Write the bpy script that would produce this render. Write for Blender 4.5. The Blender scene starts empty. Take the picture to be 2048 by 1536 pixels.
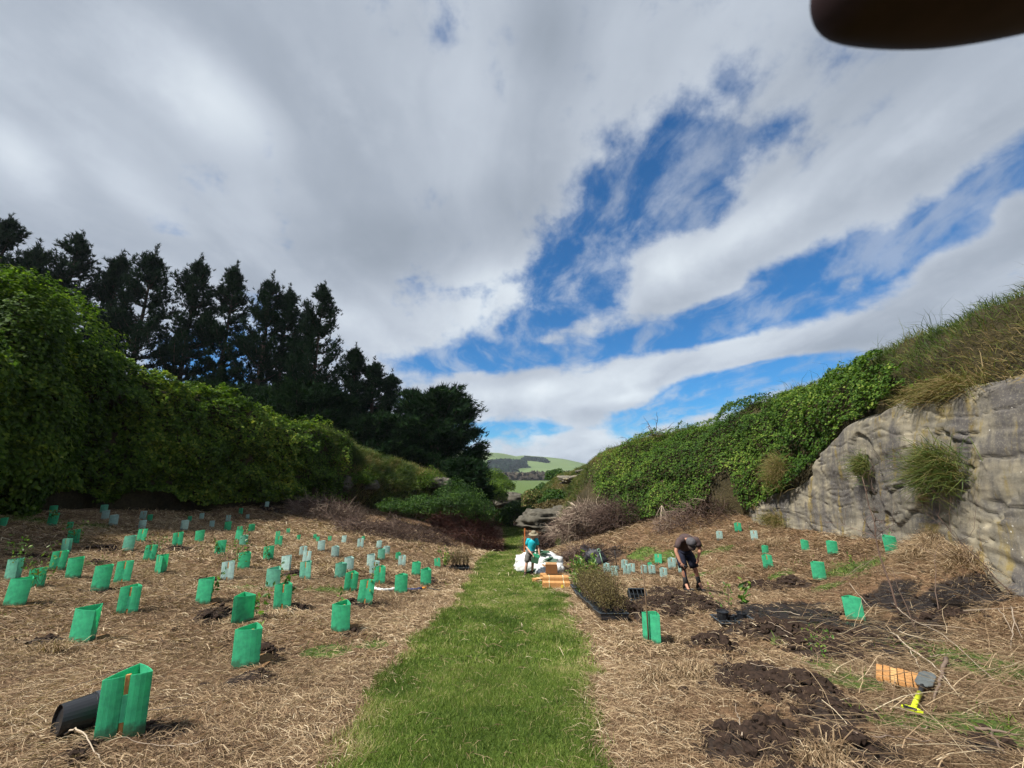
import bpy, math, random
import numpy as np
from mathutils import Vector, Matrix

R = math.radians
rng = np.random.default_rng(7)
random.seed(7)
scene = bpy.context.scene
col = scene.collection

# ------------------------------------------------------------------ camera, sky, sun, exposure
CAM_Z, TILT, FOC = 1.5, R(12.5), 800.0          # eye height, upward tilt, focal length for a 2048 wide frame
cam_d = bpy.data.cameras.new('camera')
cam_d.sensor_width = 36.0
cam_d.lens = FOC / 2048 * 36.0
cam_d.clip_start = 0.01
cam_d.clip_end = 12000
cam_d.dof.use_dof = True
cam_d.dof.focus_distance = 9.0
cam_d.dof.aperture_fstop = 20.0
cam = bpy.data.objects.new('camera', cam_d)
cam.location = (0, 0, CAM_Z)
cam.rotation_euler = (R(90) + TILT, 0, 0)
col.objects.link(cam)
scene.camera = cam

SUN_EL, SUN_AZ = R(53), R(-122)                   # azimuth measured from +Y (ahead), negative = left
sun_dir = Vector((math.sin(SUN_AZ) * math.cos(SUN_EL), math.cos(SUN_AZ) * math.cos(SUN_EL), math.sin(SUN_EL)))
sun_d = bpy.data.lights.new('sun', 'SUN')
sun_d.energy = 4.6
sun_d.angle = R(5)
sun_d.color = (1.0, 0.955, 0.88)
sun = bpy.data.objects.new('sun', sun_d)
sun.rotation_euler = sun_dir.to_track_quat('Z', 'Y').to_euler()
sun.location = (-20, 20, 40)
col.objects.link(sun)

scene.view_settings.view_transform = 'Standard'
scene.view_settings.look = 'None'
scene.view_settings.exposure = 0.9
scene.view_settings.gamma = 1.0
scene.view_settings.use_curve_mapping = False
scene.cycles.use_denoising = True
scene.cycles.max_bounces = 6
scene.cycles.diffuse_bounces = 3
scene.cycles.glossy_bounces = 2
scene.cycles.transmission_bounces = 4
scene.cycles.transparent_max_bounces = 4
scene.cycles.volume_bounces = 0
scene.cycles.use_adaptive_sampling = True
scene.cycles.adaptive_threshold = 0.02

CT, ST = math.cos(TILT), math.sin(TILT)
def px_dir(px, py):
    """direction of sight through a point of the 2048x1536 photograph"""
    x, y = (px - 1024) / FOC, (768 - py) / FOC
    return Vector((x, CT - ST * y, ST + CT * y))

class NT:
    """tiny helper to write node trees"""
    def __init__(s, tree):
        s.t = tree; s.n = tree.nodes; s.l = tree.links
        s.n.clear()
    def new(s, typ, props=None, ins=None):
        nd = s.n.new(typ)
        for k, v in (props or {}).items():
            setattr(nd, k, v)
        for k, v in (ins or {}).items():
            sock = nd.inputs[k]
            if isinstance(v, bpy.types.NodeSocket):
                s.l.new(v, sock)
            else:
                if isinstance(v, (tuple, list)) and sock.type == 'RGBA' and len(v) == 3:
                    v = (*v, 1)
                sock.default_value = v
        return nd
    def math(s, op, a, b=0.0, c=0.0, clamp=False):
        return s.new('ShaderNodeMath', {'operation': op, 'use_clamp': clamp}, {0: a, 1: b, 2: c}).outputs[0]
    def vmath(s, op, a, b=(0, 0, 0)):
        nd = s.new('ShaderNodeVectorMath', {'operation': op}, {0: a, 1: b})
        return nd.outputs['Value'] if op in ('DOT_PRODUCT', 'LENGTH') else nd.outputs[0]
    def noise(s, vec, scale, detail=4, rough=0.55, dist=0.0):
        ins = {'Scale': scale, 'Detail': detail, 'Roughness': rough, 'Distortion': dist}
        if vec is not None: ins['Vector'] = vec
        return s.new('ShaderNodeTexNoise', {}, ins)
    def ramp(s, fac, stops, interp='LINEAR'):
        nd = s.new('ShaderNodeValToRGB', {}, {0: fac})
        cr = nd.color_ramp; cr.interpolation = interp
        while len(cr.elements) > 1: cr.elements.remove(cr.elements[-1])
        for i, (p, c) in enumerate(stops):
            e = cr.elements[0] if i == 0 else cr.elements.new(p)
            e.position = p; e.color = (*c, 1) if len(c) == 3 else c
        return nd.outputs[0]
    def mix(s, fac, a, b, blend='MIX'):
        nd = s.new('ShaderNodeMix', {'data_type': 'RGBA', 'blend_type': blend})
        for i, v in ((0, fac), (6, a), (7, b)):
            if isinstance(v, bpy.types.NodeSocket): s.l.new(v, nd.inputs[i])
            else: nd.inputs[i].default_value = (*v, 1) if isinstance(v, tuple) and len(v) == 3 else v
        return nd.outputs[2]
    def sstep(s, v, lo, hi):
        nd = s.new('ShaderNodeMapRange', {'interpolation_type': 'SMOOTHSTEP', 'clamp': True}, {0: v, 1: lo, 2: hi, 3: 0.0, 4: 1.0})
        return nd.outputs[0]

def build_world():
    w = bpy.data.worlds.new('World'); scene.world = w; w.use_nodes = True
    w.cycles.sampling_method = 'MANUAL'; w.cycles.sample_map_resolution = 1024
    N = NT(w.node_tree)
    d = N.new('ShaderNodeTexCoord').outputs['Generated']
    sky = N.new('ShaderNodeTexSky', {'sky_type': 'NISHITA', 'sun_disc': False, 'sun_elevation': SUN_EL, 'sun_rotation': SUN_AZ,
                                     'air_density': 1.0, 'dust_density': 0.3, 'ozone_density': 2.6, 'altitude': 60})
    skyc = N.vmath('MULTIPLY', sky.outputs[0], (0.025, 0.078, 0.116))
    # cloud deck: sight direction carried onto a high flat layer
    sep = N.new('ShaderNodeSeparateXYZ', {}, {0: d})
    zz = N.math('ADD', N.math('MAXIMUM', sep.outputs[2], 0.0), 0.16)
    inv = N.math('DIVIDE', 1.0, zz)
    pv = N.new('ShaderNodeVectorMath', {'operation': 'SCALE'}, {0: d, 'Scale': inv}).outputs[0]
    pv = N.vmath('MULTIPLY', pv, (1, 1, 0))
    wn = N.noise(pv, 0.9, 3, 0.55)
    warp = N.new('ShaderNodeVectorMath', {'operation': 'SCALE'}, {0: N.vmath('SUBTRACT', wn.outputs['Color'], (.5, .5, .5)), 'Scale': 0.7}).outputs[0]
    pw = N.vmath('ADD', pv, warp)
    big = N.noise(pw, 1.5, 8, 0.56).outputs[0]
    fine = N.noise(pw, 5.0, 7, 0.6).outputs[0]
    dl = N.vmath('MULTIPLY', N.vmath('ADD', d, N.new('ShaderNodeVectorMath', {'operation': 'SCALE'}, {0: warp, 'Scale': 0.05}).outputs[0]), (1, 1, 2.1))
    low = N.noise(dl, 5.5, 9, 0.58).outputs[0]
    nearh = N.sstep(sep.outputs[2], 0.34, 0.10)
    def blend(a, b, f): return N.math('MULTIPLY_ADD', N.math('SUBTRACT', b, a), f, a)
    big = blend(big, low, N.math('MULTIPLY', nearh, .85)); fine = blend(fine, N.noise(dl, 14, 8, 0.6).outputs[0], nearh)
    def blob(px, py, a, b, ang, power=1.0):
        c = px_dir(px, py).normalized()
        ca, sa = math.cos(R(ang)), math.sin(R(ang))
        e1 = px_dir(px + 10 * ca, py - 10 * sa).normalized() - c
        e2 = px_dir(px + 10 * sa, py + 10 * ca).normalized() - c
        e1 -= c * c.dot(e1); e2 -= c * c.dot(e2)
        f1 = e2.cross(c); f1 *= 10 / f1.dot(e1) / a
        f2 = c.cross(e1); f2 *= 10 / f2.dot(e2) / b
        s1 = N.vmath('DOT_PRODUCT', d, tuple(f1)); s2 = N.vmath('DOT_PRODUCT', d, tuple(f2))
        q = N.math('MULTIPLY_ADD', s1, s1, N.math('MULTIPLY', s2, s2))
        return N.math('POWER', 2.718, N.math('MULTIPLY', q, -power))
    # where the deck is broken (negative) or thick (positive): centre and half axes of each bank
    BL = [(1200, 470, 190, 105, 58, -1.0), (1345, 290, 120, 62, 62, -.62), (1060, 660, 130, 42, 30, -.75),
          (1400, 405, 110, 55, 50, -.42),
          (1700, 520, 380, 60, 27, -.85), (1400, 650, 260, 38, 14, -.75), (1930, 440, 200, 50, 35, -.6),
          (1440, 770, 150, 30, 12, -1.1), (1000, 716, 170, 20, 4, -1.2), (1560, 740, 160, 26, 14, -.6), (460, 700, 120, 60, 20, -.8),
          (1345, 812, 110, 24, 12, -1.0), (1500, 600, 160, 40, 20, -.45), (1010, 858, 110, 11, 0, -1.0), (1460, 160, 45, 40, 55, -.42), (1545, 265, 60, 32, 45, -.40),
          (1500, 470, 300, 62, 32, .55), (1330, 530, 80, 60, 20, .45), (1780, 330, 320, 75, 30, .4), (1500, 705, 300, 30, 12, .7), (1900, 650, 260, 34, 12, .6),
          (1060, 785, 200, 38, 4, .60), (1230, 815, 100, 26, 6, .5), (1200, 895, 380, 24, 2, .35), (1700, 560, 50, 24, 30, .55), (1890, 535, 70, 22, 18, .6),
          (2030, 410, 50, 50, 40, .6), (1150, 590, 60, 40, 20, .45), (600, 300, 620, 420, 0, .35)]
    acc = None
    for (px, py, a, b, ang, wt) in BL:
        v = N.math('MULTIPLY', blob(px, py, a, b, ang), wt * (.70 if wt < 0 else .85))
        acc = v if acc is None else N.math('ADD', acc, v)
    cov = N.math('MULTIPLY_ADD', big, 1.45, acc)
    puff = N.noise(N.vmath('ADD', d, N.new('ShaderNodeVectorMath', {'operation': 'SCALE'}, {0: warp, 'Scale': 0.06}).outputs[0]), 9.0, 8, 0.62).outputs[0]
    cov = N.math('MULTIPLY_ADD', fine, 0.40, cov)
    cov = N.math('MULTIPLY_ADD', puff, 1.15, cov)
    cov = N.math('SUBTRACT', N.math('MULTIPLY_ADD', nearh, -.10, cov), 1.10)
    alpha = N.sstep(cov, -0.02, 0.46)
    # light and shade inside the deck
    stv = N.new('ShaderNodeMapping', {}, {'Vector': pw, 'Rotation': (0, 0, R(38)), 'Scale': (2.6, .75, 1)}).outputs[0]
    streak = N.noise(stv, 1.0, 5, 0.5).outputs[0]
    br = N.math('MULTIPLY_ADD', streak, 0.60, N.math('MULTIPLY_ADD', fine, 0.15, N.math('MULTIPLY', N.math('SUBTRACT', puff, .5), .35)))
    SH = [(420, 190, 200, 70, -40, .30), (30, 310, 120, 60, -40, .30), (280, 400, 160, 40, -35, .2), (1000, 600, 160, 70, 30, .22), (1480, 460, 240, 40, 32, .30), (1100, 780, 220, 30, 4, .33),
          (1230, 800, 90, 14, 8, .22), (1400, 705, 260, 26, 12, .2), (860, 470, 210, 95, 10, -.20), (1080, 60, 70, 90, 0, -.15), (1900, 90, 380, 120, 15, -.06),
          (700, 640, 180, 60, 10, .12), (1200, 880, 340, 40, 3, .22), (1330, 520, 60, 40, 30, .2)]
    for (px, py, a, b, ang, wt) in SH:
        br = N.math('MULTIPLY_ADD', blob(px, py, a, b, ang), wt, br)
    edge = N.math('MULTIPLY', N.sstep(cov, 0.75, 0.25), 0.08)
    br = N.math('ADD', N.math('ADD', br, edge), .09)
    cloud = N.ramp(br, [(0.18, (.235, .275, .325)), (0.42, (.36, .405, .47)), (0.62, (.51, .56, .63)), (0.85, (.70, .76, .81)), (1.0, (.84, .87, .89))])
    thin = N.noise(N.new('ShaderNodeMapping', {}, {'Vector': pw, 'Rotation': (0, 0, R(30)), 'Scale': (3.4, 1.5, 1)}).outputs[0], 1.6, 8, 0.62).outputs[0]
    wisp = N.math('MULTIPLY', N.sstep(N.math('MULTIPLY_ADD', puff, .6, thin), .70, 1.0), .55)
    alpha = N.math('MULTIPLY', N.math('MAXIMUM', alpha, wisp), 0.97)
    c = N.mix(alpha, skyc, cloud)
    c = N.mix(N.sstep(sep.outputs[2], -0.01, -0.06), c, (.10, .12, .08))
    bg = N.new('ShaderNodeBackground', {}, {'Color': c, 'Strength': 0.61})
    out = N.new('ShaderNodeOutputWorld', {}, {'Surface': bg.outputs[0]})
build_world()

# ------------------------------------------------------------------ numpy helpers
def _hash(ix, iy, iz, seed):
    n = (ix.astype(np.int64) * 374761393 + iy.astype(np.int64) * 668265263 + iz.astype(np.int64) * 2147483647 + seed * 974634777) & 0x7fffffff
    n = ((n ^ (n >> 13)) * 1274126177) & 0x7fffffff
    n = (n ^ (n >> 16)) & 0xffff
    return n / 65535.0
def vnoise(p, seed=0):
    p = np.asarray(p, float)
    i = np.floor(p).astype(np.int64); f = p - i
    u = f * f * (3 - 2 * f)
    out = 0
    for dx in (0, 1):
        for dy in (0, 1):
            for dz in (0, 1):
                w = (u[..., 0] if dx else 1 - u[..., 0]) * (u[..., 1] if dy else 1 - u[..., 1]) * (u[..., 2] if dz else 1 - u[..., 2])
                out = out + w * _hash(i[..., 0] + dx, i[..., 1] + dy, i[..., 2] + dz, seed)
    return out
def fbm(x, y, z=0.0, scale=1.0, octs=4, seed=0, gain=0.5):
    p = np.stack(np.broadcast_arrays(np.asarray(x, float), np.asarray(y, float), np.asarray(z, float)), -1) * scale
    s, a, t = 0, 1.0, 0
    for o in range(octs):
        s = s + a * vnoise(p + o * 17.3, seed + o); t += a; a *= gain; p = p * 2.03
    return s / t
def sst(a, b, x):
    t = np.clip((x - a) / (b - a), 0, 1); return t * t * (3 - 2 * t)
def unit(v):
    return v / np.maximum(np.linalg.norm(v, axis=-1, keepdims=True), 1e-9)

def mesh_np(name, verts, faces, mats=None, attrs=None, smooth=False, fmat=None):
    """verts (n,3); faces (m,k) array or list of such arrays"""
    me = bpy.data.meshes.new(name)
    verts = np.ascontiguousarray(verts, np.float32)
    if isinstance(faces, np.ndarray): faces = [faces]
    faces = [f for f in faces if len(f)]
    me.vertices.add(len(verts)); me.vertices.foreach_set('co', verts.ravel())
    nl = sum(f.size for f in faces); nf = sum(len(f) for f in faces)
    me.loops.add(nl); me.polygons.add(nf)
    me.loops.foreach_set('vertex_index', np.concatenate([f.ravel() for f in faces]).astype(np.int32))
    tot = np.concatenate([np.full(len(f), f.shape[1], np.int32) for f in faces])
    me.polygons.foreach_set('loop_start', np.concatenate([[0], np.cumsum(tot)[:-1]]).astype(np.int32))
    me.polygons.foreach_set('use_smooth', np.full(nf, smooth))
    for m in (mats if isinstance(mats, (list, tuple)) else [mats]):
        if m is not None: me.materials.append(m)
    if fmat is not None: me.polygons.foreach_set('material_index', np.asarray(fmat, np.int32))
    for k, v in (attrs or {}).items():
        v = np.asarray(v, np.float32)
        if v.ndim == 2:
            a = me.attributes.new(k, 'FLOAT_COLOR', 'POINT'); a.data.foreach_set('color', np.ascontiguousarray(v).ravel())
        else:
            a = me.attributes.new(k, 'FLOAT', 'POINT'); a.data.foreach_set('value', v)
    me.update(calc_edges=True)
    return me

class MB:
    """collects simple pieces into one mesh"""
    def __init__(s): s.v = []; s.f = []; s.m = []; s.n = 0; s.t = []
    def add(s, v, f, mi=0, tint=0.5):
        v = np.asarray(v, float)
        for q in f: s.f.append([i + s.n for i in q]); s.m.append(mi)
        s.v.append(v); s.t.append(np.full(len(v), tint)); s.n += len(v)
        return s
    def box(s, c, size, rot=None, mi=0, taper=1.0, bev=0.0, tint=0.5):
        hx, hy, hz = [k / 2 for k in size]
        if bev > 0:
            b = min(bev, hx * .9, hy * .9)
            ring = [(-hx + b, -hy), (hx - b, -hy), (hx, -hy + b), (hx, hy - b), (hx - b, hy), (-hx + b, hy), (-hx, hy - b), (-hx, -hy + b)]
            v = [(x, y, -hz) for x, y in ring] + [(x * taper, y * taper, hz) for x, y in ring]
            f = [[7 - i for i in range(8)], [8 + i for i in range(8)]] + [[i, (i + 1) % 8, 8 + (i + 1) % 8, 8 + i] for i in range(8)]
        else:
            v = [(-hx, -hy, -hz), (hx, -hy, -hz), (hx, hy, -hz), (-hx, hy, -hz)]
            v += [(x * taper, y * taper, hz) for x, y, _ in v]
            f = [[3, 2, 1, 0], [4, 5, 6, 7], [0, 1, 5, 4], [1, 2, 6, 5], [2, 3, 7, 6], [3, 0, 4, 7]]
        v = np.array(v, float)
        if rot is not None: v = v @ np.array(rot).T
        return s.add(v + np.array(c), f, mi, tint)
    def tube(s, pts, rad, n=6, mi=0, cap=True, squash=None, tint=0.5):
        pts = np.array(pts, float); k = len(pts)
        rad = np.broadcast_to(np.asarray(rad, float), (k,))
        tan = unit(np.gradient(pts, axis=0) if k > 2 else np.repeat((pts[1:] - pts[:1]), 2, 0))
        up = np.array((0, 0, 1.0)) if abs(tan[0][2]) < .9 else np.array((0, 1.0, 0))
        V = []
        for i in range(k):
            a = unit(np.cross(tan[i], up)); b = np.cross(a, tan[i]); up = b if abs(np.dot(b, tan[min(i + 1, k - 1)])) < .95 else up
            for j in range(n):
                t = 2 * math.pi * j / n
                V.append(pts[i] + rad[i] * (math.cos(t) * a * (squash or 1.0) + math.sin(t) * b))
        F = [[i * n + j, i * n + (j + 1) % n, (i + 1) * n + (j + 1) % n, (i + 1) * n + j] for i in range(k - 1) for j in range(n)]
        if cap: F += [[n - 1 - j for j in range(n)], [(k - 1) * n + j for j in range(n)]]
        return s.add(V, F, mi, tint)
    def lathe(s, prof, n=16, mi=0, c=(0, 0, 0), rot=None, tint=0.5, sq=(1, 1)):
        V = np.array([(r * math.cos(2 * math.pi * j / n) * sq[0], r * math.sin(2 * math.pi * j / n) * sq[1], z) for r, z in prof for j in range(n)])
        F = [[i * n + j, i * n + (j + 1) % n, (i + 1) * n + (j + 1) % n, (i + 1) * n + j] for i in range(len(prof) - 1) for j in range(n)]
        if rot is not None: V = V @ np.array(rot).T
        return s.add(V + np.array(c), F, mi, tint)
    def ellipsoid(s, c, r, n=12, m=8, mi=0, rot=None, jit=0.0, seed=0, tint=0.5):
        V = [(0, 0, -1)]
        for i in range(1, m):
            t = -math.pi / 2 + math.pi * i / m
            V += [(math.cos(t) * math.cos(2 * math.pi * j / n), math.cos(t) * math.sin(2 * math.pi * j / n), math.sin(t)) for j in range(n)]
        V.append((0, 0, 1)); V = np.array(V)
        if jit: V = V * (1 + jit * 2 * (fbm(V[:, 0], V[:, 1], V[:, 2], 1.7, 3, seed)[:, None] - .5))
        V = V * np.array(r)
        if rot is not None: V = V @ np.array(rot).T
        F = [[0, 1 + (j + 1) % n, 1 + j] for j in range(n)]
        F += [[1 + i * n + j, 1 + i * n + (j + 1) % n, 1 + (i + 1) * n + (j + 1) % n, 1 + (i + 1) * n + j] for i in range(m - 2) for j in range(n)]
        top = len(V) - 1; b = 1 + (m - 2) * n
        F += [[b + j, b + (j + 1) % n, top] for j in range(n)]
        return s.add(V + np.array(c), F, mi, tint)
    def mesh(s, name, mats, smooth=False):
        me = bpy.data.meshes.new(name)
        me.from_pydata(np.concatenate(s.v).tolist(), [], s.f)
        for m in (mats if isinstance(mats, (list, tuple)) else [mats]): me.materials.append(m)
        me.polygons.foreach_set('material_index', s.m)
        me.polygons.foreach_set('use_smooth', [smooth] * len(s.f))
        a = me.attributes.new('tint', 'FLOAT', 'POINT'); a.data.foreach_set('value', np.concatenate(s.t).astype(np.float32))
        me.update()
        return me

def tag(o, label=None, cat=None, group=None, kind=None):
    if label: o['label'] = label
    if cat: o['category'] = cat
    if group: o['group'] = group
    if kind: o['kind'] = kind
    return o
def link(name, data, parent=None, loc=None, rot=None):
    o = bpy.data.objects.new(name, data); col.objects.link(o)
    if parent is not None: o.parent = parent
    if loc is not None: o.location = loc
    if rot is not None: o.rotation_euler = rot
    return o
def empty(name, loc, rot=(0, 0, 0), label=None, cat=None, group=None):
    o = link(name, None, None, loc, rot); o.empty_display_size = .1
    return tag(o, label, cat, group)
def rotm(ax, a):
    return np.array(Matrix.Rotation(a, 3, ax))

# ------------------------------------------------------------------ materials
MATS = {}
def material(name, build):
    m = bpy.data.materials.new(name); m.use_nodes = True
    N = NT(m.node_tree)
    sh = build(N)
    N.new('ShaderNodeOutputMaterial', {}, {'Surface': sh})
    MATS[name] = m
    return m
def principled(N, color, rough=0.7, normal=None, spec=0.3, **kw):
    ins = {'Base Color': color, 'Roughness': rough, 'Specular IOR Level': spec}
    if normal is not None: ins['Normal'] = normal
    ins.update(kw)
    return N.new('ShaderNodeBsdfPrincipled', {}, ins).outputs[0]
def bump(N, h, strength=0.5, dist=0.02):
    return N.new('ShaderNodeBump', {}, {'Height': h, 'Strength': strength, 'Distance': dist}).outputs[0]
def obj_co(N): return N.new('ShaderNodeTexCoord').outputs['Object']
def attr(N, name): return N.new('ShaderNodeAttribute', {'attribute_name': name}).outputs['Fac']
def simple(name, c, rough=.7, var=.25, scale=20, spec=.3, bmp=.2, **kw):
    def b(N):
        co = obj_co(N); n = N.noise(co, scale, 4).outputs[0]
        cc = N.ramp(n, [(.25, tuple(k * (1 - var) for k in c)), (.75, tuple(min(1, k * (1 + var)) for k in c))])
        return principled(N, cc, rough, bump(N, n, bmp, .01), spec, **kw)
    return material(name, b)
def leafmat(name, stops, trans=.35, rough=.55, spec=.2):
    """thin leaves: the ramp runs over a per-leaf tint"""
    def b(N):
        c = N.ramp(attr(N, 'tint'), stops)
        p = principled(N, c, rough, None, spec)
        t = N.new('ShaderNodeBsdfTranslucent', {}, {'Color': N.mix(1.0, c, (1.0, 1.12, .55), 'MULTIPLY')}).outputs[0]
        return N.new('ShaderNodeMixShader', {}, {0: trans, 1: p, 2: t}).outputs[0]
    return material(name, b)

M_straw = leafmat('straw', [(0, (.06, .037, .021)), (.3, (.195, .128, .074)), (.6, (.37, .265, .158)), (.85, (.54, .42, .27)), (1, (.68, .57, .40))], .2, .65, .2)
M_grass = leafmat('mown_grass', [(0, (.04, .075, .012)), (.4, (.105, .16, .026)), (.75, (.185, .245, .05)), (.92, (.29, .30, .10)), (1, (.42, .35, .18))], .35, .6, .15)
M_tall = leafmat('rough_grass', [(0, (.03, .055, .012)), (.3, (.07, .11, .022)), (.55, (.14, .15, .04)), (.75, (.20, .145, .06)), (1, (.36, .27, .14))], .3, .6)
M_ivy = leafmat('vine_leaf', [(0, (.018, .045, .008)), (.45, (.05, .105, .013)), (.8, (.105, .18, .022)), (1, (.22, .27, .05))], .35, .62, .15)
M_ivyd = leafmat('left_vine_leaf', [(0, (.022, .05, .008)), (.5, (.072, .135, .016)), (.85, (.155, .23, .028)), (1, (.29, .33, .05))], .45, .62, .15)  # paler, more translucent leaf colours than the other vine
M_pine = leafmat('pine_needle', [(0, (.005, .013, .008)), (.6, (.010, .024, .012)), (1, (.028, .048, .02))], .12, .8, .03)
M_cyp = leafmat('cypress_spray', [(0, (.006, .015, .007)), (.6, (.012, .030, .011)), (1, (.036, .064, .018))], .12, .8, .03)
M_bush = leafmat('bush_leaf', [(0, (.015, .04, .01)), (.5, (.04, .095, .016)), (1, (.11, .19, .03))], .3, .5)
M_seed = leafmat('seedling_leaf', [(0, (.03, .08, .012)), (.5, (.09, .19, .03)), (1, (.28, .34, .06))], .35, .4, .4)
M_manuka = leafmat('manuka_leaf', [(0, (.04, .03, .012)), (.5, (.11, .085, .03)), (1, (.24, .2, .09))], .25, .55)
M_bark = simple('bark', (.055, .04, .03), .9, .4, 9, .1, .8)
M_twig = leafmat('dead_twig', [(0, (.035, .022, .018)), (.4, (.10, .065, .05)), (.7, (.2, .15, .115)), (1, (.46, .38, .28))], 0, .8, .15)
M_soil = simple('dark_soil', (.027, .017, .012), .9, .6, 35, .15, 1.0)

def b_ground(N):
    co = obj_co(N)
    A = N.new('ShaderNodeAttribute', {'attribute_name': 'cover'})
    sp = N.new('ShaderNodeSeparateColor', {}, {0: A.outputs['Color']})
    soil, green, wet = sp.outputs[0], sp.outputs[1], sp.outputs[2]
    n1 = N.noise(co, 1.3, 6, .6).outputs[0]
    st = N.new('ShaderNodeMapping', {}, {'Vector': co, 'Rotation': (0, 0, R(35)), 'Scale': (9, 60, 20)}).outputs[0]
    n2 = N.noise(st, 1.0, 5, .65, 1.2).outputs[0]
    st2 = N.new('ShaderNodeMapping', {}, {'Vector': co, 'Rotation': (0, 0, R(-50)), 'Scale': (8, 55, 20)}).outputs[0]
    n3 = N.noise(st2, 1.0, 5, .65, 1.2).outputs[0]
    f = N.math('ADD', N.math('MULTIPLY', N.math('MAXIMUM', n2, n3), .8), N.math('MULTIPLY', n1, .35))
    straw = N.ramp(f, [(.38, (.04, .022, .012)), (.55, (.11, .062, .033)), (.68, (.2, .12, .062)), (.82, (.34, .225, .12))])
    sn = N.noise(co, 14, 6, .65).outputs[0]
    dirt = N.ramp(sn, [(.3, (.014, .009, .006)), (.55, (.036, .023, .016)), (.75, (.075, .05, .033))])
    dirt = N.mix(N.math('MULTIPLY', wet, .8), dirt, (.010, .008, .008))
    c = N.mix(N.sstep(N.math('MULTIPLY_ADD', N.math('SUBTRACT', sn, .5), .5, soil), .3, .6), straw, dirt)
    gr = N.ramp(N.noise(co, 7, 5, .6).outputs[0], [(.3, (.035, .06, .012)), (.6, (.08, .125, .02)), (.8, (.14, .15, .04))])
    c = N.mix(N.sstep(N.math('MULTIPLY_ADD', N.math('SUBTRACT', N.noise(co, 5, 5).outputs[0], .5), .7, green), .35, .65), c, gr)
    h = N.math('ADD', f, N.math('MULTIPLY', sn, N.math('MULTIPLY', soil, 1.5)))
    rough = N.math('SUBTRACT', .9, N.math('MULTIPLY', N.math('MULTIPLY', wet, N.sstep(N.noise(co, 3.0, 4).outputs[0], .42, .56)), .72))
    return principled(N, c, rough, bump(N, h, .9, .03), .3)
M_ground = material('ground', b_ground)

def b_path(N):
    co = obj_co(N)
    n = N.noise(co, 2.2, 6, .6).outputs[0]; m = N.noise(co, 45, 4, .6).outputs[0]
    c = N.ramp(N.math('MULTIPLY_ADD', m, .5, N.math('MULTIPLY', n, .6)), [(.35, (.04, .055, .014)), (.55, (.07, .11, .02)), (.72, (.11, .16, .026))])
    return principled(N, c, .9, bump(N, m, .8, .02), .1)
M_path = material('path_turf', b_path)

def b_hill(N):
    co = obj_co(N)
    n = N.noise(co, .6, 6, .6).outputs[0]; m = N.noise(co, 9, 5, .65).outputs[0]
    c = N.ramp(N.math('MULTIPLY_ADD', m, .5, N.math('MULTIPLY', n, .6)), [(.35, (.012, .010, .007)), (.5, (.028, .024, .013)), (.65, (.055, .045, .022)), (.8, (.09, .07, .035))])
    return principled(N, c, .95, bump(N, m, 1, .08), .1)
M_hill = material('bank_soil', b_hill)

def b_rock(N):
    co = obj_co(N)
    st = N.new('ShaderNodeMapping', {}, {'Vector': co, 'Rotation': (R(6), R(-14), 0), 'Scale': (.35, .35, 1.5)}).outputs[0]
    band = N.noise(st, 1.5, 7, .6, .5).outputs[0]
    big = N.noise(co, .55, 4, .55, .6).outputs[0]
    med = N.noise(co, 3.2, 7, .62, .4).outputs[0]
    fin = N.noise(co, 22, 6, .65).outputs[0]
    base = N.ramp(N.math('MULTIPLY_ADD', med, .6, N.math('MULTIPLY', band, .5)), [(.34, (.10, .092, .076)), (.5, (.17, .154, .12)), (.62, (.245, .215, .155)), (.78, (.38, .33, .23))])
    # dark weathering streaks running down the face, ochre lichen, pale lichen spots
    dk = N.new('ShaderNodeMapping', {}, {'Vector': co, 'Scale': (1.5, 1.5, .28)}).outputs[0]
    dark = N.sstep(N.math('MULTIPLY_ADD', N.noise(dk, 1.6, 6, .6, .4).outputs[0], .6, N.math('MULTIPLY', big, .55)), .52, .66)
    c = N.mix(N.math('MULTIPLY', dark, .8), base, (.072, .067, .070))
    och = N.math('MULTIPLY', N.sstep(N.noise(dk, 1.1, 6, .6, .8).outputs[0], .54, .64), N.sstep(band, .36, .54))
    c = N.mix(N.math('MULTIPLY', och, .85), c, N.ramp(med, [(.35, (.13, .09, .02)), (.65, (.26, .20, .07))]))
    sp = N.new('ShaderNodeTexVoronoi', {'feature': 'F1'}, {'Vector': co, 'Scale': 7.0, 'Randomness': 1.0})
    spot = N.math('MULTIPLY', N.math('LESS_THAN', N.math('MULTIPLY_ADD', fin, .12, sp.outputs['Distance']), .17), N.sstep(med, .5, .6))
    c = N.mix(spot, c, (.52, .5, .45))
    c = N.mix(N.math('MULTIPLY', N.sstep(fin, .50, .66), .55), c, (.22, .20, .155))
    h = N.math('ADD', N.math('MULTIPLY', band, .5), N.math('ADD', N.math('MULTIPLY', med, .35), N.math('MULTIPLY', fin, .35)))
    return principled(N, c, .92, bump(N, h, .5, .045), .1)
M_rock = material('limestone_face', b_rock)

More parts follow.
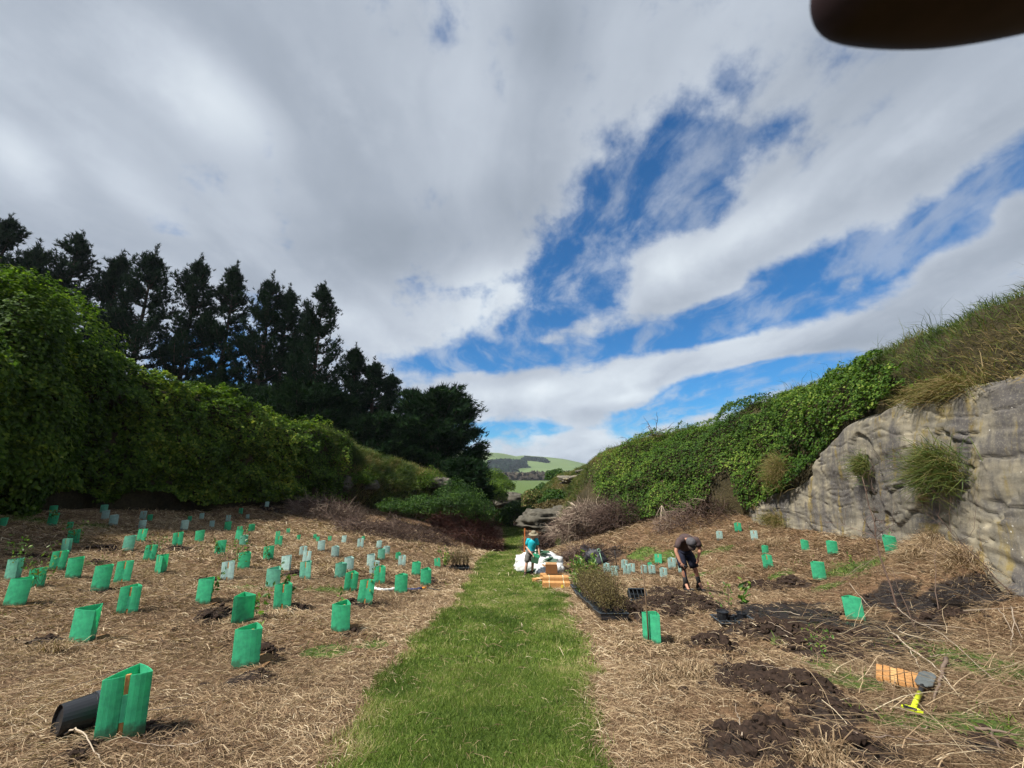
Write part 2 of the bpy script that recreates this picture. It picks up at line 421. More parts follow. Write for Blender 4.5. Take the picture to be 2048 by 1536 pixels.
# ------------------------------------------------------------------ terrain heights
YC = np.array([-400, -60, -30, -5, 0, 3, 6, 9.5, 13, 16.5, 20, 23, 25.2, 27, 30, 33, 36, 50, 60, 100, 300, 6000], float)
ZC = np.array([16, 7, 3.6, .6, 0, -.35, -.75, -1.2, -1.65, -2.35, -2.68, -2.86, -3.05, -3.6, -4.5, -5.0, -5.1, -5.13, -5.6, -8, -10.5, -12], float)
def zc(y):
    return (np.interp(y - .7, YC, ZC) + np.interp(y + .7, YC, ZC) + np.interp(y, YC, ZC)) / 3
def ground_base(x, y):
    x = np.asarray(x, float); y = np.asarray(y, float)
    z = zc(y)
    sl = np.interp(y, [-30, 0, 5, 9, 13, 18, 25, 30, 35, 45, 60, 120], [.05, .04, .05, .075, .115, .135, .135, .26, .36, .34, .2, 0])
    xl = np.clip(-x - 1.3, 0, 20)
    soft = xl * xl / (xl + .8)
    z = z + sl * soft
    x0 = np.interp(y, [-30, 0, 7, 10, 14, 18, 20, 23, 27, 33, 60], [9, 8, 7, 5.8, 5.8, 4.8, 3.2, 1.6, 1.5, 2.0, 4])
    sr = np.interp(y, [0, 8, 14, 24, 30, 45, 120], [.22, .27, .29, .30, .25, .2, 0])
    xr = np.clip(x - x0, 0, 8)
    z = z + sr * xr * xr / (xr + .6)
    return z
def at(px, py, lift=0.0):
    """the point of the valley floor seen at a pixel of the 2048x1536 photograph"""
    d = px_dir(px, py)
    t, step = 0.5, .05
    for _ in range(4000):
        p = d * t
        if p.z + CAM_Z < float(ground_base(p.x, p.y)): break
        t += step; step = min(step * 1.01, .2)
    lo, hi = t - step * 1.2, t
    for _ in range(24):
        m = (lo + hi) / 2; p = d * m
        if p.z + CAM_Z < float(ground_base(p.x, p.y)): hi = m
        else: lo = m
    p = d * hi
    return Vector((p.x, p.y, p.z + CAM_Z + lift))
def gscale(p):
    """metres per photo pixel at a point"""
    return (CT * p.y + ST * (p.z - CAM_Z)) / FOC

# dug soil: pixel centre, half width and half height in pixels, mound height, wetness
SOIL = [(1335, 1190, 40, 10, .10, 0), (1390, 1206, 44, 9, .10, 0), (1320, 1213, 50, 12, .12, 0), (1425, 1214, 30, 8, .08, 0), (1345, 1228, 40, 9, .08, 0),
        (1425, 1290, 46, 16, .16, 0), (1512, 1172, 34, 9, .10, 0), (1580, 1172, 26, 10, .22, 0), (1640, 1232, 150, 32, .03, 1), (1760, 1196, 80, 14, .02, 1),
        (1560, 1262, 80, 12, .18, 0), (1690, 1268, 80, 16, .14, .4), (1925, 1190, 85, 26, .0, 1), (1880, 1235, 60, 14, .12, 0), (1640, 1300, 60, 16, .12, 0), (1795, 1300, 60, 18, .05, .3),
        (1500, 1365, 60, 24, .10, 0), (1585, 1385, 90, 26, .12, 0), (1545, 1345, 60, 12, .06, 0), (1650, 1440, 60, 16, .06, 0), (1530, 1490, 110, 34, .12, 0), (1690, 1505, 90, 26, .08, 0), (1990, 1500, 60, 26, .02, .2),
        (1255, 1225, 24, 22, .2, 0), (85, 1280, 36, 10, .05, 0), (425, 1238, 26, 12, .12, 0), (535, 1305, 26, 10, .1, 0), (520, 1352, 60, 14, .03, 0), (300, 1460, 70, 14, .02, 0), (150, 1505, 44, 30, .0, 0),
        (590, 1220, 36, 8, .05, 0), (720, 1212, 40, 7, .05, 0), (705, 1270, 26, 6, .03, 0), (545, 1022, 30, 7, .25, 0), (860, 1165, 20, 5, .05, 0), (210, 1100, 30, 6, .1, 0), (355, 1098, 26, 5, .08, 0),
        (585, 1155, 22, 5, .08, 0), (200, 1190, 40, 6, .04, 0), (420, 1165, 40, 4, .03, 0), (180, 1130, 34, 5, .04, 0), (60, 1115, 60, 5, .03, 0), (1190, 1118, 60, 14, .2, 0)]
SOILW = []
for (px, py, a, b, h, w) in SOIL:
    p = at(px, py); q = at(px, py - b); s = gscale(p)
    ry = min(max(abs(q.y - p.y), b * s), 2.2)
    k = 1.18 if px > 1450 else 1.0
    SOILW.append((p.x, p.y, a * s * k, ry * k, h, w))
SOILW.append((3.0, 37.0, 1.8, 3.4, 0, 0))  # not dug: added dark patch, painting the hollow's shade onto its floor
GREEN = [(1340, 1110, 60, 12), (1290, 1105, 40, 10), (1700, 1140, 70, 12), (1660, 1175, 40, 10), (1560, 1150, 30, 6), (1560, 1280, 30, 8), (1640, 1330, 50, 14), (1950, 1330, 120, 60), (1800, 1440, 120, 30), (1740, 1430, 60, 26),
         (1990, 1470, 90, 40), (1700, 1360, 60, 20), (180, 1052, 40, 8), (60, 1040, 60, 8), (350, 1018, 80, 14), (745, 1290, 40, 12), (500, 1182, 40, 6), (660, 1180, 50, 8), (640, 1300, 60, 14), (1880, 1095, 80, 10), (1420, 1110, 50, 8), (1450, 1140, 40, 6), (1395, 1150, 30, 8), (960, 1495, 5, 5)]
GREENW = []
for (px, py, a, b) in GREEN:
    p = at(px, py); q = at(px, py - b); s = gscale(p)
    GREENW.append((p.x, p.y, a * s, min(max(abs(q.y - p.y), b * s), 2.5)))

PATH_PX = [(1536, 660, 1180), (1450, 712, 1179), (1400, 750, 1175), (1350, 785, 1170), (1300, 818, 1163), (1250, 865, 1150), (1200, 918, 1130), (1170, 937, 1105), (1150, 946, 1076), (1130, 952, 1058), (1118, 958, 1050)]
PL = [(at(l, y), at(r, y)) for (y, l, r) in PATH_PX]
_py = [-30, -2] + [(a.y + b.y) / 2 for a, b in PL] + [24.5, 28, 33, 36, 50, 56]
_pl = [PL[0][0].x - 1.2, PL[0][0].x - .3] + [a.x for a, b in PL] + [-1.3, -1.1, -.75, -.62, -1.0, -1.3]
_pr = [PL[0][1].x + .3, PL[0][1].x] + [b.x for a, b in PL] + [.75, .85, .95, 1.0, 1.3, 1.4]
MOUND = []
for (px, py, a, b, h) in [(1985, 1120, 1.5, .9, .34), (1880, 1098, .9, .6, .22), (1760, 1170, 1.0, .5, .10), (250, 1008, 2.2, .8, .35), (1420, 1120, 1.2, 1.0, .15)]:
    p = at(px, py); MOUND.append((p.x, p.y, a, b, h))
def path_d(x, y):
    """signed distance inside the mown path (positive inside)"""
    l = np.interp(y, _py, _pl); r = np.interp(y, _py, _pr)
    w = (fbm(x, y, 3.1, 1.6, 4, 11) - .5) * .55 + (fbm(x, y, 1, 6, 3, 12) - .5) * .2
    d = np.minimum(x - l, r - x) + w
    return np.where((y < 58), d, -9.0)

def soil_mask(x, y, jag=1.0):
    n = (fbm(x, y, 0, 2.2, 5, 21) - .5) * 1.5 * jag
    m = np.zeros(np.shape(x)); wet = np.zeros(np.shape(x)); hh = np.zeros(np.shape(x))
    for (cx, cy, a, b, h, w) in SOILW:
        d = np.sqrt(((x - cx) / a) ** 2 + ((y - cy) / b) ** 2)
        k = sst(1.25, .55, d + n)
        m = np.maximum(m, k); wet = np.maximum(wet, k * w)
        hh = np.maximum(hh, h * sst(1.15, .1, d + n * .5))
    return m, wet, hh
def green_mask(x, y):
    n = (fbm(x, y, 5, 1.8, 5, 31) - .5) * 1.6
    m = np.zeros(np.shape(x))
    for (cx, cy, a, b) in GREENW:
        m = np.maximum(m, sst(1.3, .3, np.sqrt(((x - cx) / a) ** 2 + ((y - cy) / b) ** 2) + n))
    m = np.maximum(m, .55 * sst(.62, .75, fbm(x, y, 9, .5, 4, 33)) * (y < 26))
    return m
def ground_z(x, y):
    x = np.asarray(x, float); y = np.asarray(y, float)
    z = ground_base(x, y)
    near = sst(70, 25, np.hypot(x, y))
    inside = path_d(x, y)
    off = sst(.1, -.5, inside)
    z = z + near * (off * ((fbm(x, y, 0, .7, 4, 41) - .5) * .22 + (fbm(x, y, 0, 3.5, 4, 42) - .5) * .10) + (1 - off) * (fbm(x, y, 0, 1.3, 3, 43) - .5) * .05)
    for (cx, cy, a, b, hh) in MOUND:
        z = z + hh * np.exp(-(((x - cx) / a) ** 2 + ((y - cy) / b) ** 2))
    m, w, h = soil_mask(x, y)
    rough = (fbm(x, y, 2, 7, 4, 44) - .5)
    z = z + h + m * near * rough * .16 - w * .10
    return z
def gz(x, y): return float(ground_z(np.array([x]), np.array([y]))[0])
def on(px, py, lift=0.0):
    p = at(px, py); p.z = gz(p.x, p.y) + lift; return p

def axis(dense_lo, dense_hi, step, lo, hi, ratio):
    a = list(np.arange(dense_lo, dense_hi + 1e-6, step)); s = step
    while a[-1] < hi: s *= ratio; a.append(a[-1] + s)
    s = step
    while a[0] > lo: s *= ratio; a.insert(0, a[0] - s)
    return np.array(a)
gx = axis(-10, 10.5, .11, -5500, 5500, 1.09); gy = axis(1.5, 17, .10, -400, 7000, 1.065)
X, Y = np.meshgrid(gx, gy)
Z = ground_z(X.ravel(), Y.ravel())
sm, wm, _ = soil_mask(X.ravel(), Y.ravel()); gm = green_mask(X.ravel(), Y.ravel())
far = sst(70, 110, Y.ravel()); gm = np.maximum(gm, far)
nx, ny = len(gx), len(gy)
ii = (np.arange(ny - 1)[:, None] * nx + np.arange(nx - 1)[None, :]).ravel()
G = np.stack([ii, ii + 1, ii + nx + 1, ii + nx], 1)
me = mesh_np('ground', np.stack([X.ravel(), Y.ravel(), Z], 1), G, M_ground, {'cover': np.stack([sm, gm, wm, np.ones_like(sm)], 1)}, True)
ground = tag(link('ground', me), kind='structure')

# the mown path: a thin turf sheet lying on the ground
py_ = np.concatenate([np.arange(-8, 1, .5), np.arange(1, 26, .12), np.arange(26, 56.5, .5)]); uu = np.linspace(0, 1, 40)
Yp = np.repeat(py_[:, None], 40, 1); L = np.interp(py_, _py, _pl)[:, None] - .35; Rr = np.interp(py_, _py, _pr)[:, None] + .35
Xp = L + (Rr - L) * uu[None, :]
D = path_d(Xp.ravel(), Yp.ravel())
Zp = ground_z(Xp.ravel(), Yp.ravel()) + np.where(D > 0, .012, -.05)
ii = (np.arange(len(py_) - 1)[:, None] * 40 + np.arange(39)[None, :]).ravel()
PF = np.stack([ii, ii + 1, ii + 41, ii + 40], 1)
PF = PF[(D[PF] > -.12).any(1)]
tag(link('path', mesh_np('path', np.stack([Xp.ravel(), Yp.ravel(), Zp], 1), PF, M_path, None, True)), kind='structure')

# ------------------------------------------------------------------ banks on both sides: lofted from foot to crest and on to the land behind
def curve_pts(P, n):
    P = np.array(P, float); k = len(P)
    s = np.concatenate([[0], np.cumsum(np.linalg.norm(np.diff(P[:, :2], axis=0), axis=1))])
    t = np.linspace(0, s[-1], n)
    out = np.stack([np.interp(t, s, P[:, j]) for j in range(P.shape[1])], 1)
    for _ in range(max(1, n // (k * 3))):
        out[1:-1] = (out[:-2] + 2 * out[1:-1] + out[2:]) / 4
    return out
class Loft:
    def __init__(s, base, crest, n, rows, back, steep=1.0, amp=.35, seed=0, belly=0.0, backz=0.06, ucut=(2, 3)):
        s.ucut = ucut; s.calm = None
        B = curve_pts([(x, y) for x, y in base], n); C = curve_pts(crest, n)
        s.B = np.concatenate([B, ground_base(B[:, 0], B[:, 1])[:, None] - .1], 1); s.C = C
        s.n = n; s.steep = steep; s.amp = amp; s.seed = seed; s.belly = belly
        out = unit((C - s.B)[:, :2]); s.out = np.concatenate([out, np.zeros((n, 1))], 1)
        s.rows, s.back, s.backz = rows, back, backz
    def raw(s, u, v):
        """u in 0..1 along, v in 0..1 foot to crest, v>1 land behind"""
        t = np.clip(u, 0, 1) * (s.n - 1); i = np.minimum(t.astype(int), s.n - 2); f = (t - i)[:, None]
        B = s.B[i] * (1 - f) + s.B[i + 1] * f; C = s.C[i] * (1 - f) + s.C[i + 1] * f; O = s.out[i] * (1 - f) + s.out[i + 1] * f
        w = np.clip(v, 0, 1)[:, None]
        st = np.interp(np.clip(u, 0, 1), s.ucut, [s.steep, .95])[:, None]; be = np.interp(np.clip(u, 0, 1), s.ucut, [s.belly, 0])[:, None]
        q = np.sin(w * math.pi / 2) ** (1 / st); h = 1 - np.cos(w * math.pi / 2)
        P = B.copy(); P[:, :2] = B[:, :2] + (C - B)[:, :2] * h; P[:, 2:] = B[:, 2:] + (C - B)[:, 2:] * q
        P -= O * (be * np.sin(w * math.pi) ** 1.5)
        over = np.clip(v - 1, 0, None)[:, None]
        P += O * over * s.back; P[:, 2] += over[:, 0] * s.back * s.backz
        P[:, 2] += np.minimum(v, 0) * 2.0
        return P
    def pos(s, u, v):
        P = s.raw(u, v); e = .004
        Nn = unit(np.cross(s.raw(u + e, v) - s.raw(u - e, v), s.raw(u, v + .02) - s.raw(u, v - .02)))
        i = np.clip((np.clip(u, 0, 1) * (s.n - 1)).astype(int), 0, s.n - 1)
        Nn = Nn * np.sign((Nn * (np.array([0, 0, .6]) - s.out[i])).sum(1) + 1e-6)[:, None]
        k = s.amp * np.clip(v * 4, 0, 1)
        if s.calm is not None: k = k * (1 - .93 * s.calm(u, v))
        a = (fbm(P[:, 0], P[:, 1], P[:, 2], .45, 4, s.seed) - .5) * 2.4 + (fbm(P[:, 0], P[:, 1], P[:, 2], 1.7, 4, s.seed + 9) - .5) * .9
        return P + Nn * (a * k)[:, None], Nn
    def mesh(s, name, mat, nu):
        vs = np.concatenate([[-1.0], np.linspace(0, 1, s.rows), 1 + np.array([.02, .06, .12, .25, .5, 1.0])])
        U, V = np.meshgrid(np.linspace(0, 1, nu), vs)
        P, _ = s.pos(U.ravel(), V.ravel())
        ii = (np.arange(len(vs) - 1)[:, None] * nu + np.arange(nu - 1)[None, :]).ravel()
        F = np.stack([ii, ii + 1, ii + nu + 1, ii + nu], 1)
        return mesh_np(name, P, F, mat, None, True)
    def sample(s, n, f=None, vmax=1.0, r=None, vmin=0.0, vpow=1.0):
        r = r or rng
        u = r.random(n); v = vmin + (vmax - vmin) * r.random(n) ** vpow
        if f is not None:
            k = f(u, v) > r.random(n); u, v = u[k], v[k]
        # thin out where the strip is narrow so the cover stays even
        e = .01
        w = np.minimum(v, .985)
        a = np.linalg.norm(np.cross(s.raw(u + e, w) - s.raw(u - e, w), s.raw(u, w + e) - s.raw(u, w - e)), axis=1)
        a = a * np.maximum(v - vmin, 1e-4) ** (1 - 1 / vpow)
        k = a / np.percentile(a, 98 if vpow == 1 else 92) > r.random(len(a))
        u, v = u[k], v[k]
        P, Nn = s.pos(u, v)
        return u, v, P, Nn
def Z1(z): return z + CAM_Z
RB = Loft([(7.0, 1.0), (8.3, 5), (9.2, 7.7), (10.4, 11.5), (11.5, 16), (11.3, 20), (9.6, 22.8), (7.6, 24.6), (5.6, 27), (3.7, 30.5), (3.6, 34), (6.0, 37), (6.0, 42), (3.6, 46), (3.2, 52), (2.4, 60), (2.0, 75)],
          [(9.5, 1.0, Z1(4.1)), (10.9, 5.0, Z1(4.15)), (11.8, 8.5, Z1(3.75)), (13.7, 13.5, Z1(4.2)), (15.2, 20.5, Z1(4.0)), (15.0, 24.5, Z1(3.5)), (14.2, 27, Z1(3.0)), (12.4, 30, Z1(2.7)), (11, 32, Z1(2.5)), (10, 36, Z1(2.0)), (8.8, 42, Z1(1.1)), (7.4, 48, Z1(.3)), (5.8, 55, Z1(-1.0)), (4.2, 64, Z1(-2.6)), (3.0, 80, Z1(-5.5))],
          140, 40, 60, 1.0, .42, 51)
VT_U = [0, .085, .12, .138, .16, .182, .192, .208, .225, .252, 1]
VT_V = [.48, .46, .455, .40, .375, .30, .20, .14, .10, .0, -.2]
def vtop(u): return np.interp(u, VT_U, VT_V)
RB.calm = lambda u, v: sst(.07, .0, v - vtop(u)) * sst(.262, .24, u)           # the hillside stays even behind the rock face
LB = Loft([(-13, 2), (-16, 8), (-19, 14), (-20.5, 20), (-18.3, 26), (-14.8, 33), (-10, 37.5), (-5.6, 41), (-3.0, 46), (-2.8, 52), (-2.8, 62)],
          [(-16, 2, 6.2), (-19, 8, 6.6), (-22, 14, 6.6), (-22.3, 19, Z1(5.1)), (-21.6, 24.5, Z1(5.0)), (-20, 29, Z1(4.0)), (-18.2, 35, Z1(3.9)), (-15.8, 38, Z1(2.0)), (-11.5, 42, Z1(.75)), (-7.0, 46, Z1(-1.0)), (-4.6, 52, Z1(-2.2)), (-4.2, 62, Z1(-3.4))],
          120, 36, 90, 2.2, .75, 61, .75, .012, (.48, .58))
tag(link('right_bank', RB.mesh('right_bank', M_hill, 260)), kind='structure')
tag(link('left_bank', LB.mesh('left_bank', M_hill, 220)), kind='structure')

# ------------------------------------------------------------------ rock face at the foot of the right bank
def rock_face():
    nu, nv = 330, 150
    U, W = np.meshgrid(np.linspace(.0, .258, nu), np.linspace(0, 1, nv))
    U, W = U.ravel(), W.ravel()
    top = np.maximum(vtop(U) + (fbm(U * 60, 0, 0, 1, 4, 71) - .5) * .05, .004)
    V = -.12 + W * (top + .12 + .05)
    P, Nn = RB.pos(U, np.maximum(V, 0.0)); P[:, 2] += np.minimum(V, 0) * 6
    x, y, z = P.T
    zz = z + .16 * (y - 10) * 0.35 + (fbm(x, y, z, .28, 2, 72) - .5) * 1.2 + (fbm(x, y, z, 2.2, 2, 70) - .5) * .08
    led = 0
    for per, am, sd in ((1.7, .045, 1), (.55, .015, 2)):
        t = (zz / per) % 1.0
        led = led + am * (sst(0, .12, t) - t) * (.3 + 1.2 * fbm(x, y, z, .5, 3, 80 + sd))
    big = (fbm(x, y, z, .22, 1, 73) - .5) * .7; med = (fbm(x, y, z * 1.4, .9, 2, 74) - .5) * .07; sm = (fbm(x, y, z * 2, 5, 4, 75) - .5) * .05
    cr = np.abs(fbm(x * .35, y * .35, zz * 1.5, .9, 3, 76) - .5); crack = -.045 * sst(.012, .0, cr)
    cv = np.abs(fbm(x * 1.2, y * 1.2, z * .5, .8, 3, 79) - .5); crack = crack - .035 * sst(.008, .0, cv)
    sp = fbm(x, y, zz * .6, .35, 2, 83) + (fbm(x, y, z, 3, 3, 84) - .5) * .05; crack = crack + .09 * sst(.50, .506, sp) - .07 * sst(.40, .394, sp)
    edge = sst(0, .14, W + 0) * sst(1.0, .86, W) * sst(.258, .235, U)
    d = -.22 + .35 * sst(.35, .05, W) + edge * (.48 + big + led + crack) + med * np.minimum(edge + .3, 1) + sm
    P = P + Nn * d[:, None]
    ii = (np.arange(nv - 1)[:, None] * nu + np.arange(nu - 1)[None, :]).ravel()
    return mesh_np('rock_face', P, np.stack([ii, ii + 1, ii + nu + 1, ii + nu], 1), M_rock, None, True), P.reshape(nv, nu, 3)
me, ROCKP = rock_face()
tag(link('rock_face', me), 'weathered grey limestone face with ochre streaks at the foot of the right bank', 'cliff', kind='structure')

# ------------------------------------------------------------------ foliage helpers
def frames(nrm, r=rng):
    a = unit(np.cross(nrm, unit(r.normal(size=nrm.shape)))); b = np.cross(nrm, a)
    return a, b
def leaves(P, nrm, size, tint, r=rng, wid=.62, jit=.55, droop=None):
    """one folded four-cornered leaf per point"""
    n = len(P)
    nn = unit(nrm + r.normal(size=(n, 3)) * jit)
    a, b = frames(nn, r)
    if droop is not None:
        a = unit(a * .6 + np.array(droop)); a = unit(a - nn * (a * nn).sum(1)[:, None]); b = np.cross(nn, a)
    s = np.broadcast_to(size, (n,))[:, None] * (.7 + .6 * r.random((n, 1)))
    v = np.stack([P - a * s * .5, P + b * s * wid * .5 - nn * s * .08, P + a * s * .5 + nn * s * .0, P - b * s * wid * .5 - nn * s * .08], 1)
    f = np.arange(n * 4).reshape(n, 4)
    return v.reshape(-1, 3), f, np.repeat(tint, 4)
def blades(P, dirv, length, width, tint, r=rng, bend=.5, face=None):
    """arching three-faced ribbons: P root, dirv initial direction"""
    n = len(P)
    L = np.broadcast_to(length, (n,))[:, None]; Wd = np.broadcast_to(width, (n,))[:, None]
    d = unit(dirv); side = unit(np.cross(d, r.normal(size=(n, 3)) if face is None else face))
    hor = d * np.array([1, 1, .0]) + r.normal(size=(n, 3)) * .15
    bd = np.broadcast_to(bend, (n,))[:, None]
    m = P + d * L * .55
    d2 = unit(d + hor * bd * .8 - np.array([0, 0, 1.]) * bd * .9)
    t = m + d2 * L * .5
    v = np.stack([P - side * Wd * .5, P + side * Wd * .5, m + side * Wd * .42, m - side * Wd * .42, t], 1).reshape(-1, 3)
    k = np.arange(n)[:, None] * 5
    return v, [k + np.array([[0, 1, 2, 3]]), k + np.array([[3, 2, 4]])], np.repeat(tint, 5)
def tris(P, dirv, length, width, tint, r=rng):
    n = len(P); d = unit(dirv); side = unit(np.cross(d, r.normal(size=(n, 3))))
    L = np.broadcast_to(length, (n,))[:, None]; Wd = np.broadcast_to(width, (n,))[:, None]
    v = np.stack([P - side * Wd * .5, P + side * Wd * .5, P + d * L], 1).reshape(-1, 3)
    return v, np.arange(n * 3).reshape(n, 3), np.repeat(tint, 3)
def twig_paths(n, roots, dirs, length, segs=5, wig=.25, grav=.0, r=rng):
    """n random walks -> (n, segs+1, 3)"""
    d = unit(dirs); P = [roots]
    L = np.broadcast_to(length, (n,))[:, None] / segs
    for k in range(segs):
        d = unit(d + r.normal(size=(n, 3)) * wig + np.array([0, 0, -grav]))
        P.append(P[-1] + d * L)
    return np.stack(P, 1)
def twig_mesh(paths, rad, tint, taper=.3):
    """three-sided tubes along the walks"""
    n, k, _ = paths.shape
    tan = unit(np.gradient(paths, axis=1)); ref = np.broadcast_to(np.array([.31, .52, .79]), tan.shape)
    a = unit(np.cross(tan, ref)); b = np.cross(tan, a)
    rr = np.broadcast_to(rad, (n,))[:, None] * np.linspace(1, taper, k)[None]
    V = np.stack([paths + rr[..., None] * (math.cos(2 * math.pi * j / 3) * a + math.sin(2 * math.pi * j / 3) * b) for j in range(3)], 2)  # n,k,3,3
    base = (np.arange(n)[:, None] * k + np.arange(k - 1)[None]).reshape(-1, 1) * 3
    F = np.concatenate([base + np.array([[j, (j + 1) % 3, 3 + (j + 1) % 3, 3 + j]]) for j in range(3)])
    return V.reshape(-1, 3), F, np.repeat(tint, k * 3)
def join(parts):
    V, F, T, n = [], [], [], 0
    for v, f, t in parts:
        for q in (f if isinstance(f, list) else [f]): F.append(q + n)
        V.append(v); T.append(t); n += len(v)
    by = {}
    for q in F: by.setdefault(q.shape[1], []).append(q)
    return np.concatenate(V), [np.concatenate(q) for q in by.values()], np.concatenate(T)
def fol(name, parts, mat, parent=None, smooth=False, fm=None):
    v, f, t = join(parts if isinstance(parts, list) else [parts])
    return link(name, mesh_np(name, v, f, mat, {'tint': t}, smooth), parent)

# ------------------------------------------------------------------ creeper over the banks
def creeper(L, n, f, size, seed, thick=.45, vmin=0, vmax=1.0, droop=(0, 0, -1.2), vpow=1.0):
    r = np.random.default_rng(seed)
    u, v, P, Nn = L.sample(n, f, vmax, r, vmin, vpow)
    lump = fbm(P[:, 0], P[:, 1], P[:, 2], .85, 3, seed) * 1.5 - .25 + (fbm(P[:, 0], P[:, 1], P[:, 2], 3.2, 3, seed + 7) - .5) * .5
    P = P + Nn * ((lump - .3) * thick + .12 + r.random(len(P)) * .16)[:, None]
    up = unit(Nn + np.array([0, 0, .75]))
    t = np.clip(.16 + .75 * r.random(len(P)) ** 1.4 + (fbm(P[:, 0], P[:, 1], P[:, 2], .45, 4, seed + 3) - .5) * 1.25, 0, 1)
    return leaves(P, up, size, t, r, .8, .42, droop)
def f_right(u, v):
    n = (fbm(u * 40, v * 14, 0, 1, 4, 91) - .5)
    lo = np.where(u < .25, vtop(u) + .015, .03)
    lo = np.where((u > .245) & (u < .285), lo + .2 * np.exp(-((u - .262) / .012) ** 2), lo)
    hi = np.interp(u, [0, .10, .135, .17, .22, .30, .36, .42, .47, .55, .62, 1], [.43, .43, .60, .80, .86, .88, .80, .52, .42, .36, .3, .2])
    k = ((v > lo + n * .04) & (v < hi + n * .28)).astype(float)
    k *= np.interp(u, [0, .11, .13, .395, .425, .62, .66], [0, 0, 1, .9, .12, .12, 0])
    k *= sst(.0, -.012, u - (.335 + .15 * np.clip(v, 0, .45) + n * .03))
    k *= 1 - .93 * np.exp(-(((u - .263) / .014) ** 2 + ((v - .17) / .10) ** 2))
    return k
tag(fol('bank_creeper', creeper(RB, 420000, f_right, .10, 101, .85), M_ivy), 'dense green creeper hanging over the right bank beside the grey rock face', 'creeper', kind='stuff')
def f_left(u, v):
    n = (fbm(u * 34, v * 9, 4, 1, 4, 92) - .5)
    hi = np.interp(u, [0, .40, .47, .51, .54, 1], [1.12, 1.1, 1.0, .95, .2, 0])
    k = ((v > .0015 + np.maximum(n, 0) * .05) & (v < hi + n * .1)).astype(float)
    return k * np.interp(u, [0, .49, .53, 1], [1, 1, 0, 0])
tag(fol('wall_creeper', creeper(LB, 250000, f_left, .19, 103, 1.5, 0, 1.14, vpow=2.0), M_ivyd), 'thick dark creeper covering the steep left bank below the pines', 'creeper', kind='stuff')

# ------------------------------------------------------------------ rough grass and dead fern on the banks
def bank_grass(name, L, n, f, seed, ln, label, vmax=1.06, wid=.012):
    r = np.random.default_rng(seed)
    u, v, P, Nn = L.sample(n, f, vmax, r)
    cl = fbm(P[:, 0], P[:, 1], P[:, 2], .8, 4, seed)
    d = np.array([0, 0, 1.]) * .8 + Nn * .6 + L.out[0] * 0 + r.normal(size=P.shape) * .45
    t = np.clip(.08 + .55 * r.random(len(P)) + (cl - .5) * 1.5, 0, 1)
    ll = ln * (.4 + .9 * r.random(len(P))) * (.6 + .8 * fbm(P[:, 0], P[:, 1], 0, 1.6, 3, seed + 5))
    dist = np.linalg.norm(P, axis=1)
    return tag(fol(name, blades(P, d, ll, wid * np.maximum(1, dist / 14), t, r, .75), M_tall), label, 'grass', kind='stuff')
def f_rg(u, v):
    n = (fbm(u * 30, v * 12, 2, 1, 4, 93) - .5)
    lo = np.interp(u, [0, .10, .135, .17, .22, .30, .36, .40, .43, .55, .62, .75, 1], [.40, .40, .42, .62, .75, .78, .68, .45, .05, .0, .0, .0, 0])
    return ((v > lo + n * .12)).astype(float) * np.interp(u, [0, .25, .3, .4, .5, 1], [1, .8, .6, .7, .9, 1])
bank_grass('bank_grass', RB, 190000, f_rg, 105, .34, 'rough green and brown grass along the top of the right bank')
def f_lg(u, v):
    n = (fbm(u * 30, v * 12, 2, 1, 4, 94) - .5)
    return (u > .5) * np.where(v > .30 + n * .2, 1.0, .5) * 1.0
bank_grass('ledge_grass', LB, 170000, f_lg, 106, .7, 'long pale grass on the ledge below the dark conifers', 1.08)
def f_ltop(u, v): return ((v > .97) & (u < .52)).astype(float) * (fbm(u * 20, v, 0, 1, 3, 3) > .5)
bank_grass('crest_grass', LB, 90000, f_ltop, 108, .9, 'dry seeding grass on the crest above the left creeper', 1.1, .014)
bank_grass('seed_stalks', RB, 26000, lambda u, v: (v > .86) * (u < .5) * (fbm(u * 60, v * 6, 0, 1, 3, 96) > .5) * 1.0, 111, .95, 'brown seed stalks standing up along the crest of the right bank', 1.03, .009)
# tufts hanging on the rock face: (photo pixel, half width m, count, length)
def on_loft(L, px, py):
    U, V = np.meshgrid(np.linspace(0, .95, 381), np.linspace(0, 1.0, 161))
    P, Nn = L.pos(U.ravel(), V.ravel())
    d = CT * P[:, 1] + ST * (P[:, 2] - CAM_Z)
    qx = 1024 + FOC * P[:, 0] / d; qy = 768 - FOC * (-ST * P[:, 1] + CT * (P[:, 2] - CAM_Z)) / d
    e = np.hypot(qx - px, qy - py) + (d < 1) * 1e4
    k = np.where(e < e.min() + 4)[0]; k = k[np.argmin(d[k])]
    return P[k], Nn[k]
TUFTS = [(1905, 945, .75, .45, 1500, .75, 'large green grass tuft growing out of the rock face at right'),
         (1745, 935, .40, .3, 600, .5, 'small brown and green grass tuft left of the large one on the rock'),
         (1580, 950, .65, .6, 1100, .6, 'dry orange grass tuft between the creeper and the rock face'),
         (1900, 790, 1.3, .25, 1500, .5, 'brown dead fern hanging over the top edge of the rock'),
         (1560, 1040, .7, .3, 800, .5, 'dry pale grass tuft at the low left end of the rock face')]
